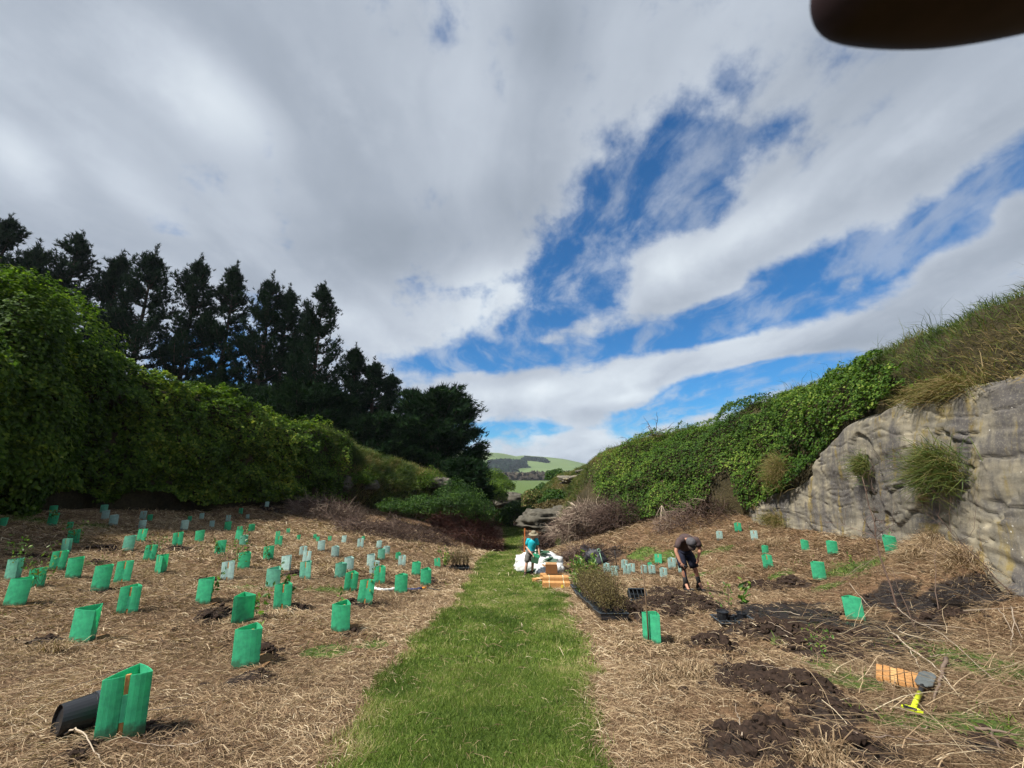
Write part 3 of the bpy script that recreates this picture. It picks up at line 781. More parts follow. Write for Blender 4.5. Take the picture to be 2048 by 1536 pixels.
for (px, py, hw, hh, n, ln, lab) in TUFTS:
    P0, N0 = on_loft(RB, px, py)
    r = np.random.default_rng(px)
    tdir = unit(np.cross(N0, [0, 0, 1.])); updir = np.cross(tdir, N0); updir = updir if updir[2] > 0 else -updir
    P = P0 + N0 * (.75 if px == 1580 else .28) + tdir * (r.normal(size=(n, 1)) * hw * .5) + updir * (r.normal(size=(n, 1)) * hh * .5)
    d = N0 * .7 + np.array([0, 0, .7]) + r.normal(size=(n, 3)) * .75
    dry = 'dry' in lab or 'dead' in lab
    t = np.clip(r.random(n) * .6 + (.42 if dry else .12), 0, .95 if not dry else .8)
    o = fol('grass_tuft', blades(P, d, ln * (.35 + .9 * r.random(n)), .012, t, r, .5 + 1.3 * r.random(n)), M_tall)
    tag(o, lab, 'grass tuft', 'grass tufts on the rock face')

# ------------------------------------------------------------------ trees
def tube_obj(name, segs, mat, parent, n=7):
    m = MB()
    for pts, rad in segs: m.tube(pts, rad, n, tint=random.random())
    return link(name, m.mesh(name, mat, True), parent)
def pine_meshes(seed, H, Rc, dens=1.0, first=.10):
    r = np.random.default_rng(seed)
    trunk = [([(0, 0, -1), (0.05, 0, H * .3), (-.05, .08, H * .65), (0, 0, H)], [.34, .26, .15, .03])]
    C, D = [], []
    h = H * first
    while h < H * .975:
        k = (h / H - first) / (1 - first)
        rad = Rc * (1 - k) ** .85 * (.62 + .5 * min(1, k * 3.0)) * (.62 + .62 * r.random()) + .25
        nb = r.integers(5, 8)
        for _ in range(nb):
            if r.random() < .18: continue
            a = r.random() * 2 * math.pi; ln = rad * (.45 + .75 * r.random())
            p = np.array([0, 0, h + r.normal() * .12]); dv = unit(np.array([math.cos(a), math.sin(a), .02 + .35 * k]))
            steps = max(3, int(ln / .42)); pts = [p]
            for s in range(steps):
                dv = unit(dv + np.array([0, 0, .05 + .30 * (s / steps) ** 2 + .10 * k])); p = p + dv * ln / steps; pts.append(p)
            if ln > .9: trunk.append((pts, np.linspace(.06, .015, len(pts))))
            for s in range(1, len(pts)):
                f = s / (len(pts) - 1)
                if f < .3 and r.random() < .7: continue
                m = int((4 + 4 * f) * dens)
                off = r.normal(size=(m, 3)) * np.array([.24, .24, .13]) * (.6 + .6 * f)
                C.append(pts[s] + off); D.append(np.repeat(dv[None] * .8 + np.array([[0, 0, .6]]), m, 0) + r.normal(size=(m, 3)) * .3)
            tip = pts[-1]; m = 5                                     # candle-like upright tip
            C.append(tip + np.linspace(0, .55, m)[:, None] * np.array([[0, 0, 1.]]) + r.normal(size=(m, 3)) * .05); D.append(np.repeat(np.array([[0, 0, 1.]]), m, 0) + r.normal(size=(m, 3)) * .25)
        h += H * (.040 + .022 * r.random()) * (1 - .45 * k)
    m = 22
    C.append(np.array([0, 0, H]) + r.normal(size=(m, 3)) * np.array([.09, .09, .55])); D.append(np.repeat(np.array([[0, 0, 1.]]), m, 0) + r.normal(size=(m, 3)) * .2)
    C = np.concatenate(C); D = unit(np.concatenate(D)); q = 7
    CC = np.repeat(C, q, 0); DD = np.repeat(D, q, 0) + r.normal(size=(len(C) * q, 3)) * .5
    t = np.clip(np.repeat(.3 + .4 * r.random(len(C)), q) + .3 * r.random(len(CC)) - .1, 0, 1)
    v, f, tt = tris(CC + r.normal(size=CC.shape) * .04, DD, .26 + .2 * r.random(len(CC)), .085, t, r)
    return trunk, (v, f, tt)
PINES = []
for sd, H, Rc, dn in ((1, 20, 5.0, 1.5), (2, 21, 5.6, 1.5), (3, 19, 4.2, 1.5), (4, 15, 3.0, 1.3)):
    tr, crown = pine_meshes(sd, H, Rc, dn)
    m = MB()
    for pts, rad in tr: m.tube(pts, rad, 5)
    PINES.append((H, m.mesh('trunk', M_bark, True), mesh_np('crown', crown[0], crown[1], M_pine, {'tint': crown[2]})))
# crown top in the photo, distance ahead, which shape, label
PINE_AT = [(22, 447, 37, 1, 'tall dark pine at the far left edge of the pine row, behind the ivy tree'),
           (76, 500, 41, 2, 'narrow dark pine just right of the leftmost pine'),
           (160, 478, 40, 1, 'broad dark pine rising above the right shoulder of the ivy-covered tree'),
           (243, 520, 44, 2, 'slim double-topped pine between two broad pines in the left row'),
           (312, 508, 43, 0, 'full dark pine above the highest hump of left creeper'),
           (402, 526, 45, 0, 'pine with a pointed open crown, fourth gap from the left row start'),
           (472, 542, 46, 2, 'narrow pointed pine with blue sky showing through on both sides'),
           (545, 560, 46, 0, 'dense dark pine left of the tallest right-end pine'),
           (580, 585, 50, 2, 'pine half hidden between the two dense right-end pines'),
           (648, 576, 44, 1, 'dense black-green pine ending the tall row at its right'),
           (710, 702, 52, 3, 'young pale green pine right of the tall pine row'),
           (750, 728, 52, 3, 'small pointed pine next to the rounded cypress'),
           (785, 752, 55, 3, 'low young pine partly hidden by the rounded cypress'),
           (118, 545, 52, 0, 'darker rear pine filling the gap right of the narrow left pine'), 
            
            (615, 620, 54, 0, 'rear pine wedged between the two densest right-end pines')]
for i, (px, py, y, k, lab) in enumerate(PINE_AT):
    d = px_dir(px, py); s = y / d.y; x, ztop = d.x * s, d.z * s + CAM_Z
    H, mt, mc = PINES[k]
    zb = 4.2 if x < -22 else 2.5
    sc = (ztop - zb) / H
    o = empty('pine_tree', (x, y, zb), (0, 0, i * 1.7), lab, 'tree', 'row of pines on the left skyline')
    o.scale = (sc * (1.0 if k != 3 else 1.45), sc * (1.0 if k != 3 else 1.45), sc)
    link('trunk', mt, o); link('crown', mc, o)

def cypress(loc, H, Rc, seed, label):
    """rounded macrocarpa: layered, outward sweeping sprays"""
    r = np.random.default_rng(seed)
    o = empty('cypress_tree', loc, (0, 0, 0), label, 'tree')
    m = MB(); C, D = [], []
    m.tube([(0, 0, -2), (.1, 0, H * .3), (-.1, .1, H * .6), (0, 0, H * .85)], [.55, .45, .3, .08], 8)
    for b in range(150):
        k = r.random() ** .8
        a = r.random() * 2 * math.pi
        hh = H * (.02 + .9 * k)
        prof = math.sqrt(max(.02, 1 - (max(0, k - .28) / .72) ** 2.4)) * (.8 + .2 * min(1, k * 5))
        ln = Rc * prof * (.8 + .32 * r.random())
        p = np.array([0, 0, hh * .8]); dv = unit(np.array([math.cos(a), math.sin(a), .05 + .75 * k ** 2]))
        pts = [p]; st = max(4, int(ln / .5))
        for s in range(st):
            dv = unit(dv + np.array([0, 0, .05 + .05 * r.normal()]) + r.normal(size=3) * .06); p = p + dv * ln / st; pts.append(p)
        m.tube(pts, np.linspace(.09, .02, len(pts)), 4)
        for s in range(int(st * .35), len(pts)):
            f = s / st
            q = int(9 + 9 * f)
            C.append(pts[s] + r.normal(size=(q, 3)) * np.array([.5, .5, .14]) * (.5 + .5 * f))
            D.append(np.repeat((dv * np.array([1, 1, .5]))[None], q, 0) + np.array([0, 0, .22]) + r.normal(size=(q, 3)) * .5)
    C = np.concatenate(C); D = np.concatenate(D); q = 4
    CC = np.repeat(C, q, 0) + r.normal(size=(len(C) * q, 3)) * .07; DD = unit(np.repeat(D, q, 0)) + r.normal(size=CC.shape) * .35
    t = np.clip(np.repeat(.2 + .5 * r.random(len(C)), q) + .3 * r.random(len(CC)) - .1, 0, 1)
    link('trunk', m.mesh('trunk', M_bark, True), o)
    fol('crown', tris(CC, DD, .5 + .35 * r.random(len(CC)), .13, t, r), M_cyp, o)
    return o
cypress((-9.6, 50, -1.2), 15.6, 6.3, 11, 'big rounded dark cypress standing at the end of the left bank')
cypress((-15.5, 47, .6), 8.2, 4.6, 12, 'lower dark cypress filling the gap beneath the young pines')
cypress((-5.4, 45, -2.2), 5.6, 2.6, 13, 'low dark cypress bough sweeping down in front of the big rounded cypress')
cypress((-23, 44, 2.6), 9.0, 5.5, 14, 'dark bushy conifer beneath the dense right-end pine')
cypress((-31, 43, 3.5), 7.0, 5.5, 15, 'dark bushy conifer low beneath the middle pines')

def leafy(name, loc, rad, n, size, mat, seed, label, cat='bush', group=None, stems=8, lump=.35, flat=0.0, tb=0.0):
    """a bush of leaf clumps on a few stems"""
    r = np.random.default_rng(seed)
    o = empty(name, loc, (0, 0, 0), label, cat, group)
    rx, ry, rz = rad
    d = unit(r.normal(size=(n, 3))); d[:, 2] = np.where(d[:, 2] < -.25, -d[:, 2] * .6, d[:, 2])
    k = 1 - .55 * r.random(n) ** 2
    lu = .72 + lump * 1.6 * (fbm(d[:, 0], d[:, 1], d[:, 2], 2.1, 4, seed) - .32)
    P = d * (k * lu)[:, None] * np.array([rx, ry, rz]) + np.array([0, 0, rz * .55])
    P[:, 2] = np.maximum(P[:, 2], .03)
    t = np.clip(.1 + .75 * r.random(n) ** 1.3 + tb + (fbm(P[:, 0], P[:, 1], P[:, 2], 1.3, 3, seed) - .5) * .6, 0, 1)
    st = twig_paths(stems, np.repeat([[0, 0, -.05]], stems, 0) + r.normal(size=(stems, 3)) * np.array([.08, .08, 0]) * rx, np.array([0, 0, 1.]) + r.normal(size=(stems, 3)) * .45, rz * 1.25, 5, .15, 0, r)
    fol('stem', twig_mesh(st, .012 * (1 + rz), np.full(stems, .25)), M_twig, o)
    fol('foliage', leaves(P, d + np.array([0, 0, .3]), size, t, r, .5, 1.0), mat, o)
    return o
# the ivy-covered tree at the left edge
def ivy_tree():
    o = empty('ivy_covered_tree', (-20.2, 15.2, gz(-16, 15.2) - .3), (0, 0, 0), 'tall tree completely covered in green ivy at the left edge of the photo', 'tree')
    o.scale = (1.0, 1.0, 1.24)
    r = np.random.default_rng(77); parts = []
    for (cx, cy, cz, rx, ry, rz, n) in ((0, 0, 4.2, 2.4, 2.4, 4.6, 26000), (.9, .6, 2.9, 1.6, 2.0, 3.0, 12000), (-2.4, .5, 5.0, 2.6, 2.4, 4.4, 14000), (-1.0, 2.6, 5.4, 2.4, 2.4, 3.6, 9000), (.6, -1.2, 2.2, 1.9, 1.9, 2.4, 9000), (-2.6, -3, 4, 2.5, 2.6, 4.5, 9000)):
        d = unit(r.normal(size=(n, 3)))
        lu = .74 + .62 * (fbm(d[:, 0] + cx, d[:, 1], d[:, 2], 2.6, 5, 78) - .2)
        P = d * (lu * (1 - .16 * r.random(n)))[:, None] * np.array([rx, ry, rz]) + np.array([cx, cy, cz])
        k = P[:, 2] > .1
        P, d = P[k], d[k]
        t = np.clip(.15 + .7 * r.random(len(P)) ** 1.4 + (fbm(P[:, 0], P[:, 1], P[:, 2], .9, 3, 79) - .5) * .8, 0, 1)
        parts.append(leaves(P, d + np.array([0, 0, .8]), .14, t, r, .8, .45, (0, 0, -1.)))
    fol('foliage', parts, M_ivyd, o)
    m = MB(); m.tube([(0, 0, -.5), (.1, 0, 2.5), (-.2, .2, 5), (-.2, .3, 7.6)], [.5, .38, .26, .08], 8)
    m.tube([(0, 0, 3), (-1.2, .4, 5), (-2.4, .6, 7)], [.25, .18, .06], 6)
    m.tube([(0, 0, 2), (.8, -.4, 3.4), (1.2, .2, 5.2)], [.2, .14, .05], 6)
    link('trunk', m.mesh('trunk', M_bark, True), o)
ivy_tree()

# ------------------------------------------------------------------ far valley: hills, plantations, hedgerow
HC = [(-1200, 120), (-400, 118), (-120, 100), (-60, 95), (20, 78), (60, 84), (150, 80), (250, 70), (330, 50), (450, 34), (700, 26), (1200, 40), (2200, 60)]
def hill_z(x, y):
    c = np.interp(x, [a for a, b in HC], [b for a, b in HC]) + 12
    k = (y - 1150) / 900
    prof = np.where(k < 1, sst(0, 1, k) ** .9, 1 - .3 * sst(1, 2.2, k))
    und = (fbm(x, y, 0, .0045, 4, 120) - .5) * 34 * sst(0, .25, k)
    return -12 + c * prof + und * (1 - .75 * sst(.7, 1, k))
hx = np.linspace(-2500, 3200, 200); hy = np.linspace(1050, 3400, 110)
X, Y = np.meshgrid(hx, hy)
ii = (np.arange(109)[:, None] * 200 + np.arange(199)[None, :]).ravel()
def b_far(N):
    co = obj_co(N)
    n = N.noise(co, .004, 5, .6).outputs[0]; v = N.new('ShaderNodeTexVoronoi', {'feature': 'F1'}, {'Vector': co, 'Scale': .0045})
    c = N.ramp(N.math('MULTIPLY_ADD', v.outputs['Color'], .35, N.math('MULTIPLY', n, .65)), [(.3, (.08, .115, .045)), (.5, (.105, .15, .06)), (.7, (.14, .18, .08)), (.8, (.15, .15, .09))])
    return principled(N, c, 1, None, 0)
M_far = material('pasture', b_far)
tag(link('hills', mesh_np('hills', np.stack([X.ravel(), Y.ravel(), hill_z(X.ravel(), Y.ravel())], 1), np.stack([ii, ii + 1, ii + 201, ii + 200], 1), M_far, None, True)), kind='structure')
def far_at(px, py, fn, y0=1060, y1=2100):
    d = px_dir(px, py)
    for y in np.linspace(y0, y1, 600):
        s = y / d.y
        if d.z * s + CAM_Z < float(fn(np.array([d.x * s]), np.array([y]))[0]): break
    return np.array([d.x * s, y, float(fn(np.array([d.x * s]), np.array([y]))[0])])
M_wood = leafmat('far_wood', [(0, (.005, .014, .010)), (.6, (.010, .024, .015)), (1, (.02, .036, .02))], 0, .9, 0)
M_bare = leafmat('bare_wood', [(0, (.03, .026, .022)), (.6, (.055, .046, .036)), (1, (.085, .07, .05))], 0, .9, 0)
def wood(name, poly, fn, h, n, size, mat, seed, label, y0, y1):
    """a far stand of trees that reads as one mass: upright leaf clumps over a patch of ground"""
    r = np.random.default_rng(seed)
    Q = np.array([far_at(px, py, fn, y0, y1) for px, py in poly])
    a, b = r.random((n, 1)), r.random((n, 1))
    P = (Q[0] * (1 - a) + Q[1] * a) * (1 - b) + (Q[3] * (1 - a) + Q[2] * a) * b
    P[:, 2] = fn(P[:, 0], P[:, 1])
    hh = h * (.6 + .6 * r.random(n))
    parts = []
    for k in range(4):
        PP = P + r.normal(size=P.shape) * np.array([size * .35, size * .35, 0]); PP[:, 2] += hh * (.1 + .18 * k)
        parts.append(leaves(PP, r.normal(size=P.shape) + np.array([0, -.6, .5]), size * (1.25 - .2 * k), np.clip(r.random(n), 0, 1), r, .9, .6))
    return tag(fol(name, parts, mat), label, 'wood', kind='stuff')
wood('plantation', [(982, 938), (1050, 936), (1048, 923), (978, 926)], hill_z, 16, 900, 14, M_wood, 1, 'dark square pine plantation low on the far hill', 1060, 2100)
wood('plantation', [(1050, 921), (1096, 927), (1088, 920), (1050, 916)], hill_z, 14, 400, 12, M_wood, 2, 'dark narrow pine plantation higher on the far hill', 1060, 2100)
wood('plantation', [(990, 945), (1032, 943), (1030, 936), (990, 938)], hill_z, 16, 240, 16, M_wood, 3, 'scattered dark trees at the foot of the far hill', 1060, 2100)
gfar = lambda x, y: ground_base(x, y)
wood('far_woodland', [(960, 961), (1120, 961), (1140, 957), (960, 957)], gfar, 15, 900, 9, M_bare, 4, 'bare brown woodland across the valley floor', 300, 1000)
wood('far_woodland', [(1060, 958), (1250, 958), (1250, 956), (1060, 956)], gfar, 19, 400, 11, M_bare, 5, 'pale brown bare woodland behind the valley field', 500, 1100)

# ------------------------------------------------------------------ ground cover: cut straw, mown grass, clods, weeds
def scatter(n, ylo, yhi, r, spread=1.35, side=None, pad=3.0):
    """random points on the valley floor inside the field of view, evenly per area"""
    y = ylo + (yhi - ylo) * r.random(n)
    xl = np.maximum(-spread * y - pad, -19.5); xr = np.minimum(spread * y + pad, 11.2)
    w = (xr - xl); keep = r.random(n) < w / w.max()
    y, xl, xr = y[keep], xl[keep], xr[keep]
    x = xl + (xr - xl) * r.random(len(y))
    return x, y
def straw_layer(name, n, ylo, yhi, ln, wd, seed, label, lift=.35):
    r = np.random.default_rng(seed)
    x, y = scatter(n, ylo, yhi, r)
    pd = path_d(x, y); m, w, h = soil_mask(x, y); g = green_mask(x, y)
    clump = fbm(x, y, 0, 1.1, 4, seed)
    keep = ((pd < r.normal(size=len(x)) * .10 - .02) | (r.random(len(x)) < .035)) & (r.random(len(x)) > m * (.84 + .14 * w)) & (r.random(len(x)) > g * .75) & (r.random(len(x)) < .35 + 1.1 * clump)
    x, y, clump = x[keep], y[keep], clump[keep]
    z = ground_z(x, y)
    nn = len(x)
    swirl = fbm(x, y, 7, .5, 3, seed + 1) * 7.0
    a = swirl + r.normal(size=nn) * .8 + (r.random(nn) > .75) * r.random(nn) * 6
    up = np.abs(r.normal(size=nn)) * lift * (.5 + clump)
    d = np.stack([np.cos(a), np.sin(a), up], 1)
    P = np.stack([x, y, z + .004 + r.random(nn) * .025], 1)
    pd = path_d(x, y)
    t = np.clip(.36 + .26 * r.normal(size=nn) + (fbm(x, y, 3, .55, 4, seed + 2) - .5) * .75 + .16 * sst(-1.2, -.1, pd) - .10 * (x > 4), 0, 1)
    L = ln * (.35 + 1.1 * r.random(nn))
    return tag(fol(name, blades(P, d, L, wd, t, r, .55 + .5 * r.random(nn), np.array([[0, 0, 1.]]) + r.normal(size=(nn, 3)) * .7), M_straw), label, 'straw', kind='stuff')
straw_layer('cut_straw', 290000, 1.3, 5.2, .115, .0036, 201, 'dry cut grass lying loose over the near ground', .24)
straw_layer('cut_straw', 240000, 5.2, 11.0, .16, .0066, 202, 'dry cut grass lying over the middle of the planted slope', .28)
straw_layer('cut_straw', 120000, 11.0, 21.0, .26, .014, 203, 'dry cut grass lying over the far part of the planted slope')
straw_layer('cut_straw', 60000, 21.0, 36.0, .40, .026, 204, 'dry cut grass on the ground below the banks')

def turf(n, ylo, yhi, ln, wd, seed, name='mown_grass', label='short mown green grass of the path'):
    r = np.random.default_rng(seed)
    y = ylo + (yhi - ylo) * r.random(n)
    l = np.interp(y, _py, _pl) - .4; rr = np.interp(y, _py, _pr) + .4
    x = l + (rr - l) * r.random(n)
    pd = path_d(x, y); k = pd > r.normal(size=n) * .05
    x, y, pd = x[k], y[k], pd[k]; n = len(x)
    z = ground_z(x, y)
    tone = fbm(x, y, 0, 1.6, 5, seed); tone2 = fbm(x, y, 4, 5, 4, 77)
    d = np.stack([r.normal(size=n) * .65, r.normal(size=n) * .65 + .1, np.full(n, .8)], 1)
    t = np.clip(.46 + .20 * r.normal(size=n) + (tone - .5) * 1.3 + (tone2 - .5) * .7 + .22 * sst(.25, 0, pd) * r.random(n) + .6 * (r.random(n) > .93), 0, 1)
    L = ln * (.5 + .9 * r.random(n)) * (.65 + .7 * tone2) * (1 + .5 * sst(.25, .0, pd))
    return tag(fol(name, tris(np.stack([x, y, z + .005], 1), d, L, wd, t, r), M_grass), label, 'grass', kind='stuff')
turf(140000, 1.7, 5.0, .043, .005, 211, label='short mown green grass of the near end of the path')
turf(90000, 5.0, 11.0, .05, .010, 212, label='short mown green grass of the middle of the path')
turf(70000, 11.0, 26.0, .07, .020, 213, label='short mown green grass of the far end of the path')
turf(26000, 26.0, 56.0, .10, .05, 214, label='mown green grass of the path beyond the crest')

def weeds():
    r = np.random.default_rng(221)
    x, y = scatter(160000, 2, 26, r)
    g = green_mask(x, y); k = (r.random(len(x)) < g * .8) & (path_d(x, y) < -.05)
    x, y = x[k], y[k]; z = ground_z(x, y); n = len(x)
    d = np.stack([r.normal(size=n) * .7, r.normal(size=n) * .7, np.full(n, .7)], 1)
    dist = np.hypot(x, y)
    t = np.clip(.35 + .25 * r.normal(size=n), 0, 1)
    tag(fol('weed_patch', tris(np.stack([x, y, z], 1), d, .05 + .09 * r.random(n), .006 + .0012 * dist, t, r), M_grass), 'patches of fresh green grass and weeds coming up through the straw', 'grass', kind='stuff')
weeds()
def clods():
    r = np.random.default_rng(231)
    P, S = [], []
    for (cx, cy, a, b, h, w) in SOILW:
        n = int(np.clip(a * b * 2600, 60, 1600) * (1 - .75 * w))
        q = r.normal(size=(n, 2)) * .55
        x, y = cx + q[:, 0] * a * 1.05, cy + q[:, 1] * b * 1.05
        P.append(np.stack([x, y], 1)); S.append((.006 + .050 * r.random(n) ** 3.5) * (1.25 if h > .09 else .8))
    P = np.concatenate(P); S = np.concatenate(S)
    k = path_d(P[:, 0], P[:, 1]) < -.08; P, S = P[k], S[k]
    z = ground_z(P[:, 0], P[:, 1])
    base = np.array([(-1, 0, 0), (1, 0, 0), (0, -1, 0), (0, 1, 0), (0, 0, 1), (.6, .6, .65), (-.6, .5, .7), (.5, -.6, .6), (-.5, -.6, .55)], float)
    F0 = np.array([(1, 5, 7), (5, 4, 7), (5, 3, 6), (5, 6, 4), (1, 3, 5), (0, 8, 6), (0, 6, 3), (6, 8, 4), (8, 7, 4), (8, 2, 7), (7, 2, 1), (0, 2, 8)])
    n = len(P)
    V = base[None] * (.7 + .6 * r.random((n, 9, 1))) * S[:, None, None] * (np.array([1, 1, .75]) * (.7 + .6 * r.random((n, 1, 3))))
    V = V + np.concatenate([P, z[:, None]], 1)[:, None]
    F = F0[None] + (np.arange(n) * 9)[:, None, None]
    tag(link('soil_clods', mesh_np('soil_clods', V.reshape(-1, 3), F.reshape(-1, 3), M_soil)), 'crumbly dark soil clods thrown up around the planting holes', 'soil', kind='stuff')
clods()

def long_stems():
    r = np.random.default_rng(241); n = 900
    y = 2.4 + 6.5 * r.random(n) ** 1.2; x = .62 * y + (.75 * y + .4) * r.random(n)
    k = (x < 9) & (x > 2.2) & (path_d(x, y) < -.6); x, y = x[k], y[k]; n = len(x)
    a = -.6 + r.normal(size=n) * .7; z = ground_z(x, y)
    P = np.stack([x, y, z + .03 + .08 * r.random(n)], 1); d = np.stack([np.cos(a), np.sin(a), .15 + .25 * np.abs(r.normal(size=n))], 1)
    t = np.clip(.62 + .2 * r.normal(size=n), 0, 1)
    tag(fol('dead_stems', twig_mesh(twig_paths(n, P, d, .35 + .6 * r.random(n), 6, .10, .10, r), .0022 + .0016 * r.random(n), t), M_straw), 'long thin dead stems lying across the right foreground', 'straw', kind='stuff')
long_stems()
def straw_clump(px, py, w, label):
    r = np.random.default_rng(int(px)); n = 420 if w < .3 else 1500; p = on(px, py)
    q = r.normal(size=(n, 2)) * w * .45; P = np.stack([p.x + q[:, 0], p.y + q[:, 1] * .7, np.zeros(n)], 1); P[:, 2] = ground_z(P[:, 0], P[:, 1])
    d = np.stack([q[:, 0] * 2 + r.normal(size=n) * .4, q[:, 1] * 2 + r.normal(size=n) * .4 - .15, .5 + .4 * r.random(n)], 1)
    t = np.clip(.45 + .22 * r.normal(size=n), 0, 1)
    tag(fol('straw_tuft', blades(P, d, (.10 + .14 * r.random(n)) * (1 if w < .3 else 1.9), .004 + .0006 * p.y, t, r, 1.2), M_straw), label, 'dry tuft', 'standing dry tufts in the straw')
for a_ in [(1310, 1360, .16, 'round dry straw tuft left of the dug soil in the right foreground'), (1385, 1352, .22, 'wider dry tuft right of the round straw tuft'), (1890, 1112, .8, 'tall heap of dry grass below the rock at right'), (1965, 1145, .8, 'dry grass overhanging the dark hole at the right edge'),
           (1545, 1085, .4, 'dry grass tuft in front of the low end of the rock'), (1650, 1530, .14, 'dry tuft at the bottom edge right of the dug soil'), (95, 1300, .2, 'small dry tuft left of the second nearest guard'), (1460, 1150, .35, 'pale dry tuft right of the bending man'), (1850, 1135, .35, 'dry grass clump right of the tall bare sapling')]: straw_clump(*a_)

M_mudwater = material('muddy_water', lambda N: principled(N, (.012, .010, .009), .12, bump(N, N.noise(obj_co(N), 6, 4).outputs[0], .15, .01), .6))
for (px, py, a, b, lab) in [(1600, 1240, .34, .16, 'muddy water lying left of the green guard in the wet soil'), (1668, 1238, .40, .14, 'muddy water below the green guard in the wet soil'), (1700, 1218, .35, .12, 'muddy water right of the green guard in the wet soil'), (1925, 1192, .5, .25, 'dark water in the hollow below the rock at the right edge'), (1620, 1275, .22, .10, 'small muddy puddle left of the dug clods')]:
    r = np.random.default_rng(px); p = on(px, py); n = 26; t = np.linspace(0, 6.283, n, endpoint=False); k = 1 + .35 * (fbm(np.cos(t), np.sin(t), px, 2, 3, 7) - .5) * 2
    V = [(0, 0, 0)] + [(a * k[i] * math.cos(t[i]), b * k[i] * math.sin(t[i]), 0) for i in range(n)]; V += [(x, y, -.06) for x, y, z in V]
    m = MB().add(V, [[0, 1 + i, 1 + (i + 1) % n] for i in range(n)] + [[n + 1, n + 2 + (i + 1) % n, n + 2 + i] for i in range(n)] + [[1 + i, n + 2 + i, n + 2 + (i + 1) % n, 1 + (i + 1) % n] for i in range(n)])
    gx_ = p.x + np.array([v[0] for v in V[1:n + 1]]) * .7; gy_ = p.y + np.array([v[1] for v in V[1:n + 1]]) * .7
    o = tag(link('puddle', m.mesh('puddle', M_mudwater), None, (p.x, p.y, float(np.percentile(ground_z(gx_, gy_), 45)))), lab, 'puddle', None, 'structure')
# ------------------------------------------------------------------ brush piles, dead branches, sticks
def brush(name, px, py, hw, hd, hh, n, ln, rad, tone, seed, label, lift=0, cat='brush pile', group='heaps of cut brush', base=None, grav=.05):
    r = np.random.default_rng(seed)
    p = base if base is not None else on(px, py)
    o = empty(name, p, (0, 0, 0), label, cat, group)
    ang = r.random(n) * 6.283; rr = np.sqrt(r.random(n))
    x, y = np.cos(ang) * rr * hw, np.sin(ang) * rr * hd
    z = ground_base(x + p[0], y + p[1]) - ground_base(p[0], p[1]) if base is None else np.zeros(n)
    dome = np.sqrt(np.maximum(0, 1 - rr ** 2)) * hh
    P = np.stack([x, y, z + dome * r.random(n) ** .7], 1)
    d = np.stack([np.cos(ang + r.normal(size=n)), np.sin(ang + r.normal(size=n)) * .8, r.normal(size=n) * .45 + .15], 1)
    pth = twig_paths(n, P, d, ln * (.4 + .8 * r.random(n)), 5, .3, grav, r)
    t = np.clip(tone + .2 * r.normal(size=n), 0, 1)
    fol('twigs', twig_mesh(pth, rad * (.5 + r.random(n)), t), M_twig, o)['kind'] = 'stuff'
    return o
M_red = leafmat('red_brush', [(0, (.03, .012, .010)), (.5, (.09, .04, .032)), (1, (.2, .12, .09))], 0, .85, .1)
b_ = brush('brush_pile', 655, 1038, 2.6, 1.6, 1.3, 1500, 1.1, .012, .45, 301, 'grey tangled brush pile at the foot of the left bank')
b_ = brush('brush_pile', 740, 1070, 2.2, 1.2, .9, 900, .9, .012, .3, 302, 'brown brush heap just right of the grey tangled pile')
b_ = brush('brush_pile', 830, 1082, 3.0, 1.5, 1.1, 1500, 1.0, .013, .25, 303, 'long brown heap of cut vines sloping down towards the path')
b_ = brush('brush_pile', 935, 1082, 3.0, 2.0, 2.6, 2400, 1.5, .014, .35, 304, 'big reddish tangle of cut branches left of the far path')
b_.children[0].data.materials[0] = M_red
b_ = brush('brush_pile', 0, 0, 2.0, 1.6, 1.5, 3000, 1.0, .016, .06, 314, 'added dark tangle standing in for shade in the hollow under the grey boulder', base=(3.1, 36.0, gz(3.1, 36.0)))  # added twigs, coloured near black to imitate shade inside the hollow
leafy('scrub_bush', (1.9, 33.0, gz(1.9, 33.0) - .2), (.9, .7, .55), 3000, .07, M_tall, 540, 'low brown-green tussock behind the woman in front of the hollow', 'bush', None, 6)
def lb(px, py, off=.3):
    P, N_ = on_loft(RB, px, py); return tuple(P + N_ * off)
b_ = brush('brush_pile', 0, 0, 2.0, 1.4, 1.4, 1900, 1.2, .014, .55, 305, 'grey brush tangle in front of the dark hollow', base=lb(1170, 1072))
b_ = brush('brush_pile', 0, 0, 1.8, 1.2, 1.1, 1500, 1.1, .014, .58, 312, 'grey brush tangle climbing the bank below the pale looping limb', base=lb(1195, 1040))
b_ = brush('brush_pile', 0, 0, 1.8, 1.2, 1.5, 1600, 1.1, .013, .22, 306, 'dark brown brush under the right creeper', base=lb(1255, 1048))
b_ = brush('brush_pile', 1390, 1046, 2.0, 1.0, 1.0, 700, 1.0, .012, .3, 307, 'dead stems trailing out below the right creeper')
b_ = brush('brush_pile', 1480, 1010, .9, .8, 1.6, 260, 1.2, .012, .3, 308, 'dead stems hanging in the dark gap beside the rock face')
b_ = brush('brush_pile', 1165, 1122, 1.0, .5, .55, 500, .7, .011, .3, 309, 'small heap of dark brush behind the potted plants')
b_ = brush('brush_pile', 250, 1000, 2.4, 1.0, .7, 900, .7, .012, .55, 310, 'straw-covered low mound at the foot of the ivy wall')
b_ = brush('brush_pile', 610, 985, 3.0, 1.2, 1.2, 1400, .8, .012, .5, 311, 'dry brown bracken at the right end of the left creeper')

